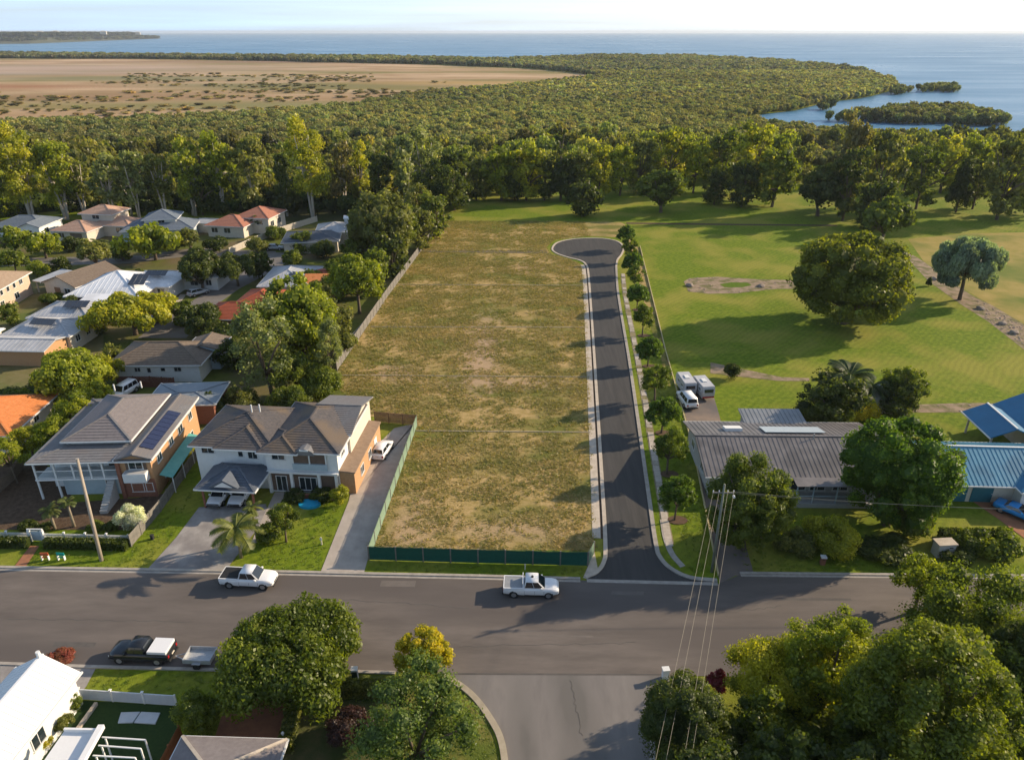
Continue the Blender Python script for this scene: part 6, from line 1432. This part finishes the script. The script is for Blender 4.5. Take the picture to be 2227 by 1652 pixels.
    if kind == 'ute':
        if lid == 'open':
            MB().box(-2.5,-.8,-.74,.74,zb-.02,zb+.012).build('tray_liner', nmat('tray_grey', (.30,.31,.32), (.24,.25,.26), 2, .6), c)
        elif lid == 'dark': MB().box(-2.52,-.78,-.80,.80,zb+.0,zb+.045).build('tonneau_cover', PLAST, c)
        else: MB().box(-2.5,-.9,-.82,.82,zb+.01,zb+.30).build('tray_lid', CARW, c)
        for s in (-1, 1): MB().box(-2.58,-.75,s*.86-.05,s*.86+.05,zb-.01,zb+.06).build('tray_rail', paint, c)
        MB().box(-2.6,-2.53,-.86,.86,zb-.4,zb+.055).build('tailgate', paint, c)
    return c
u1 = G(544,1268); car((u1.x, u1.y, .03), math.radians(-4), 'ute', CARW, 'white dual cab ute with black tray cover parked by the pale driveway', 'ute', 'parked_ute', 'dark')
u2 = G(1155,1287); r2 = car((u2.x, u2.y, .03), math.radians(-2), 'ute', CARW, 'white dual cab ute with an open tray parked before the green cloth fence', 'ute', 'parked_ute', 'open')
MB().tube([(.1,0,1.8),(.1,0,1.92)], .12, 8).build('roof_beacon', PLAST, r2)
MB().bar((-.78,-.8,1.62),(-.78,.8,1.62),.07,.07).build('headboard', W_WHITE, r2)
u3 = G(314,1428); car((u3.x, u3.y, .03), math.radians(177), 'ute', CARK, 'black ute with a white tray lid parked on the near side of the road', 'ute', 'parked_ute', 'white')
tl = G(437,1438); tr = empty('box_trailer', (tl.x, tl.y, .03), math.radians(177), 'small grey box trailer standing behind the black ute', 'trailer')
GAL = nmat('galvanised_steel', (.42,.43,.44), (.50,.51,.52), 3, .5, metal=.4)
MB().box(-1.25,1.1,-.75,.75,.5,.56).build('floor', GAL, tr)
for nm, q in (('side', (-1.25,1.1,-.78,-.74)), ('side', (-1.25,1.1,.74,.78)), ('front_gate', (1.06,1.1,-.74,.74)), ('tailgate', (-1.25,-1.21,-.74,.74))): MB().box(*q, .5, .92).build(nm, GAL, tr)
MB().bar((1.1,.4,.52),(2.1,0,.5),.06).bar((1.1,-.4,.52),(2.1,0,.5),.06).build('drawbar', GAL, tr)
for s in (-1,1): MB().tube([(-.1,s*.8,.3),(-.1,s*.98,.3)], .3, 14).build('wheel', RUB, tr); MB().box(-.45,.25,s*.90-.1,s*.90+.1,.62,.66).build('mudguard', GAL, tr)
MB().tube([(0,0,.95),(0,0,1.0)], .01, 4).build('tie_point', GAL, tr)
g1 = G(467,1108); car((g1.x, g1.y+2.1, .045), math.radians(-94), 'hatch', CARW, 'white car in the left bay of the carport', 'car')
g2 = G(513,1108); car((g2.x, g2.y+2.3, .045), math.radians(-94), 'sedan', CARW, 'white car in the right bay of the carport', 'car')
g3 = G(833,985); car((g3.x, g3.y, .045), math.radians(80), 'hatch', CARW, 'white hatchback parked far up the beige driveway', 'car')
g4 = G(1498,888); car((g4.x, g4.y+1.6, .02), math.radians(97), 'wagon', CARW, 'white four-wheel drive parked behind the caravans on the dirt driveway', 'car')
g5 = G(2212,1128); car((g5.x+.3, g5.y+.6, .045), math.radians(-50), 'sports', CARB, 'bright blue sports car on the orange driveway at the right edge', 'car')
g6 = G(268,862); car((g6.x, g6.y+.4, .02), math.radians(-105), 'wagon', CARW, 'white wagon parked between the green screen and the grey garage roof', 'car')
g7 = G(597,543); car((g7.x, g7.y, .02), math.radians(5), 'sedan', CARG, 'silver car on the street bend before the dark slate roof', 'car')
g8 = G(432,641); car((g8.x, g8.y, .02), math.radians(50), 'hatch', CARG, 'small silver car in the shade of the curving street', 'car')
g9 = G(345,700); car((g9.x, g9.y, .02), math.radians(60), 'sedan', CARK, 'dark car on the curving street near the flat-topped tree', 'car')
def caravan(px, py, rz, label, stripe):
    p = G(px, py); c = empty('caravan', (p.x, p.y, .02), rz, label, 'caravan', 'caravans on the dirt driveway'); c.scale = (.88,.88,.88); prof = [(-2.4,.5),(-2.55,1.5),(-2.3,2.55),(2.1,2.6),(2.5,1.9),(2.3,.5)]
    mb = MB(); n = len(prof); mb.add([(x,-1.05,z) for x,z in prof] + [(x,1.05,z) for x,z in prof], [tuple(range(n)), tuple(range(2*n-1,n-1,-1))] + [(i, n+i, n+(i+1)%n, (i+1)%n) for i in range(n)])
    me = mb.mesh('body', nmat('caravan_white', (.50,.50,.51), (.44,.44,.45), 1, .5)); bm = bmesh.new(); bm.from_mesh(me); bmesh.ops.recalc_face_normals(bm, faces=bm.faces); bmesh.ops.bevel(bm, geom=list(bm.edges), offset=.07, segments=2, affect='EDGES'); bm.to_mesh(me); bm.free(); link('body', me, c)
    for s in (-1,1):
        window(c, (.6,s*1.05,1.75), 1.1, .6, 'x', s); window(c, (-1.2,s*1.05,1.75), .9, .6, 'x', s)
        w = MB().tube([(0,s*.85,.33),(0,s*1.07,.33)], .33, 14).build('wheel', RUB, c)
    MB().box(-2.53,-2.46,-.75,.75,1.45,2.1).build('rear_window', CG, c); MB().box(-2.50,-2.42,-.98,.98,.6,.85).build('rear_stripe', stripe, c); MB().box(-.6,.6,-.35,.35,2.57,2.72).build('roof_hatch', W_WHITE, c)
    MB().bar((2.3,.5,.5),(3.5,0,.5),.08).bar((2.3,-.5,.5),(3.5,0,.5),.08).build('drawbar', GAL, c)
caravan(1490,850,math.radians(95),'caravan on the left, hard against the low yellowish fence', W_GREY)
caravan(1527,858,math.radians(98),'caravan on the right with a red band low on its back', TAIL)
# ---- small street things
def box_thing(name, px, py, dims, mat, label, cat, parts):
    p = G(px, py); t = empty(name, p, random.uniform(-.1,.1), label, cat)
    for nm, q, m in parts: MB().box(*q).build(nm, m, t)
    return t
ORG = nmat('orange_plastic', (.62,.13,.05), (.55,.11,.04), 3, .5); TEA = nmat('teal_plastic', (.01,.35,.28), (.012,.30,.25), 3, .5)
for (x, y, m, lb) in ((100,1217,ORG,'orange and white utility barrier left of the teal one on the verge'), (135,1217,TEA,'teal utility barrier on the verge left of the leaning pole')):
    box_thing('utility_barrier', x, y, 0, m, lb, 'barrier', [('board', (-.4,.4,-.03,.03,.55,.9), m), ('leg', (-.36,-.3,-.12,.12,0,.55), W_WHITE), ('leg', (.3,.36,-.12,.12,0,.55), W_WHITE), ('lower_board', (-.3,.3,-.02,.02,.25,.4), m)])
box_thing('bin', 332,1172, 0, PLAST, 'small dark post stub on the lawn left of the pale driveway', 'bollard', [('body', (-.14,.14,-.14,.14,0,.5), PLAST), ('cap', (-.17,.17,-.17,.17,.5,.56), PLAST)])
box_thing('letterbox', 1788,1226, 0, W_RBRICK, 'small red brick letterbox with a white top on the right verge', 'letterbox', [('pillar', (-.22,.22,-.2,.2,0,.85), W_RBRICK), ('cap', (-.27,.27,-.25,.25,.85,.98), W_WHITE), ('slot', (-.12,.12,-.215,-.2,.6,.66), PLAST)])
box_thing('utility_cabinet', 2048,1205, 0, W_CREAM, 'beige utility cabinet on the right verge', 'cabinet', [('body', (-.9,.9,-.5,.5,0,1.5), nmat('beige_cabinet', (.40,.37,.30), (.45,.42,.34), 2, .7)), ('roof', (-1.0,1.0,-.6,.6,1.5,1.62), CONC_P), ('door', (-.8,-.02,-.53,-.5,.1,1.4), W_GREY), ('door', (.02,.8,-.53,-.5,.1,1.4), W_GREY), ('vent', (.2,.6,-.545,-.53,1.1,1.25), PLAST)])
box_thing('green_cabinet', 773,1478, 0, PLAST, 'small pillar with a white cap on the verge right of the domed tree', 'pillar', [('pillar', (-.22,.22,-.2,.2,0,1.15), nmat('dark_green_metal', (.02,.05,.03), (.03,.06,.04), 3, .6)), ('cap', (-.27,.27,-.25,.25,1.15,1.3), W_WHITE), ('side_panel', (.22,.26,-.18,.18,.05,1.1), W_GREY)])
box_thing('marker_post', 700,1184, 0, W_WHITE, 'pale marker post on the lawn near the beige driveway', 'post', [('post', (-.05,.05,-.05,.05,0,.95), W_CREAM), ('plate', (-.12,.12,-.07,-.05,.6,.9), W_WHITE)])
box_thing('marker_post', 1142,1238, 0, W_WHITE, 'small white stake on the verge before the green cloth fence', 'post', [('post', (-.04,.04,-.04,.04,0,.6), W_WHITE), ('cap', (-.07,.07,-.07,.07,.6,.66), W_CREAM)])
box_thing('utility_box', 1446,1474, 0, W_WHITE, 'white pillar box on the corner by the dark foreground tree', 'box', [('body', (-.25,.25,-.2,.2,0,1.0), W_WHITE), ('cap', (-.3,.3,-.25,.25,1.0,1.08), W_WHITE)])
pf = G(1915,892); sh_ = house((pf.x-1.6,pf.y-1), 3, [dict(x0=0,x1=3,y0=0,y1=2.6,z=2.6,pitch=25,oh=.2,mat=M_PALEGREY,wall=W_WHITE,roof='gy',win=[('S',1.1,1.7,1.0,.9),])], 'small white garden shed among the dark bushes at the park edge', 'shed', 'garden_shed')
sb = G(620,1622); stt = empty('garden_statue', sb, 0, 'white statue-like figure ornament on the corner of the hedge by the brick driveway', 'ornament')
MB().tube([(0,0,0),(0,0,.5),(0,0,1.0),(0,0,1.3)], [.22,.16,.2,.08], 10).build('body', W_WHITE, stt, True); MB().tube([(0,0,1.3),(0,0,1.42),(0,0,1.55)], [.07,.13,.05], 10).build('head', W_WHITE, stt, True)
MB().box(-.3,.3,-.3,.3,-.02,.02).build('plinth', CONC, stt)
# stump and rocks in the sandy strip
for i, (x, y) in enumerate(((2030,608),(2132,672),(2180,705),(2205,725),(1655,623),(1500,622))):
    p = G(x, y); bm = bmesh.new(); bmesh.ops.create_icosphere(bm, subdivisions=2, radius=.8)
    for v in bm.verts: v.co *= 1 + random.uniform(-.2,.2); v.co.z *= .55
    me = bpy.data.meshes.new('rock'); bm.to_mesh(me); bm.free(); o = link('rock', me, None, nmat('rock', (.30,.24,.19), (.22,.18,.15), 3, .9, .03, 8), loc=(p.x,p.y,.15))
    tag(o, ['brown boulder at the left foot of the silvery tree','boulder in the sandy strip just right of the silvery tree','boulder midway along the sandy strip','boulder near the right end of the sandy strip','boulder on the small grass island in the sand patch','boulder at the left end of the sand patch'][i], 'rock', 'rocks on the sand')
# houses on the headland
for x, yy, zz, lb in ((88, 76.3, 30, 'leftmost pale building among the trees on the far headland'), (122, 76.0, 31, 'wide pale building left of the middle of the far headland'), (226, 76.3, 30, 'pale building right of the middle of the far headland'), (300, 76.6, 25, 'pale building nearest the tip of the far headland')):
    p = G(x, yy, zz); hb = MB().box(-17,17,-7,7,-8,8); hb.add([(-18,-8,8),(18,-8,8),(18,8,8),(-18,8,8),(-9,0,12),(9,0,12)], [(0,1,5,4),(1,2,5),(2,3,4,5),(3,0,4)])
    o = hb.build('far_house', W_CREAM, loc=(p.x, p.y, zz+10), rz=.2); tag(o, lb, 'building', 'buildings on the far headland')
# rubble lying in the sandy strips
RUBM = nmat('rubble_stone', (.30,.22,.16), (.42,.33,.26), 3, .9)
def stone_src(seed):
    v, fc = ico(1); r = np.random.default_rng(seed); me = bpy.data.meshes.new('stone'); me.from_pydata((v*(1+r.uniform(-.3,.3,(len(v),1)))).tolist(), [], fc); me.materials.append(RUBM); return src_obj('stone_source', me)
ST = [stone_src(i) for i in range(3)]; rng = np.random.default_rng(8)
for nm, q, dn in (('rubble', [(1487,612),(1500,605),(1560,602),(1560,614),(1555,630),(1600,630),(1640,622),(1650,610),(1745,612),(1745,628),(1600,638),(1497,634)], .12), ('rubble', [(2110,645),(2165,672),(2300,752),(2300,798),(2150,700)], .5), ('rubble', [(1985,880),(2300,878),(2300,898),(1985,896)], .12)):
    w = [p.xy for p in W(q)]; xs = [p.x for p in w]; ys = [p.y for p in w]
    x, y = field(min(xs), max(xs), min(ys), max(ys), .5, lambda a, b: inside(w, a, b) & (rng.random(len(a)) < dn))
    n = len(x); r = rng.uniform(.06,.28,n)
    scatter(nm, np.stack([x,y,np.full(n,.03)],1), np.stack([r,r*.9,r*.6],1), rng.integers(0,3,n), np.full((n,3), .3), ST)
# moist air between the camera and the far shore
hz = MB().box(-29500, 29500, -400, 25900, -1.4, 60).build('haze', None); hz['kind'] = 'stuff'
hm2 = bpy.data.materials.new('haze_air'); hm2.use_nodes = True; q_ = hm2.node_tree.nodes; q_.remove(q_['Principled BSDF'])
pv = q_.new('ShaderNodeVolumePrincipled'); pv.inputs['Color'].default_value = (.78,.86,.95,1); pv.inputs['Density'].default_value = .00006; pv.inputs['Anisotropy'].default_value = .2
hm2.node_tree.links.new(pv.outputs[0], q_['Material Output'].inputs['Volume']); hz.data.materials.append(hm2)
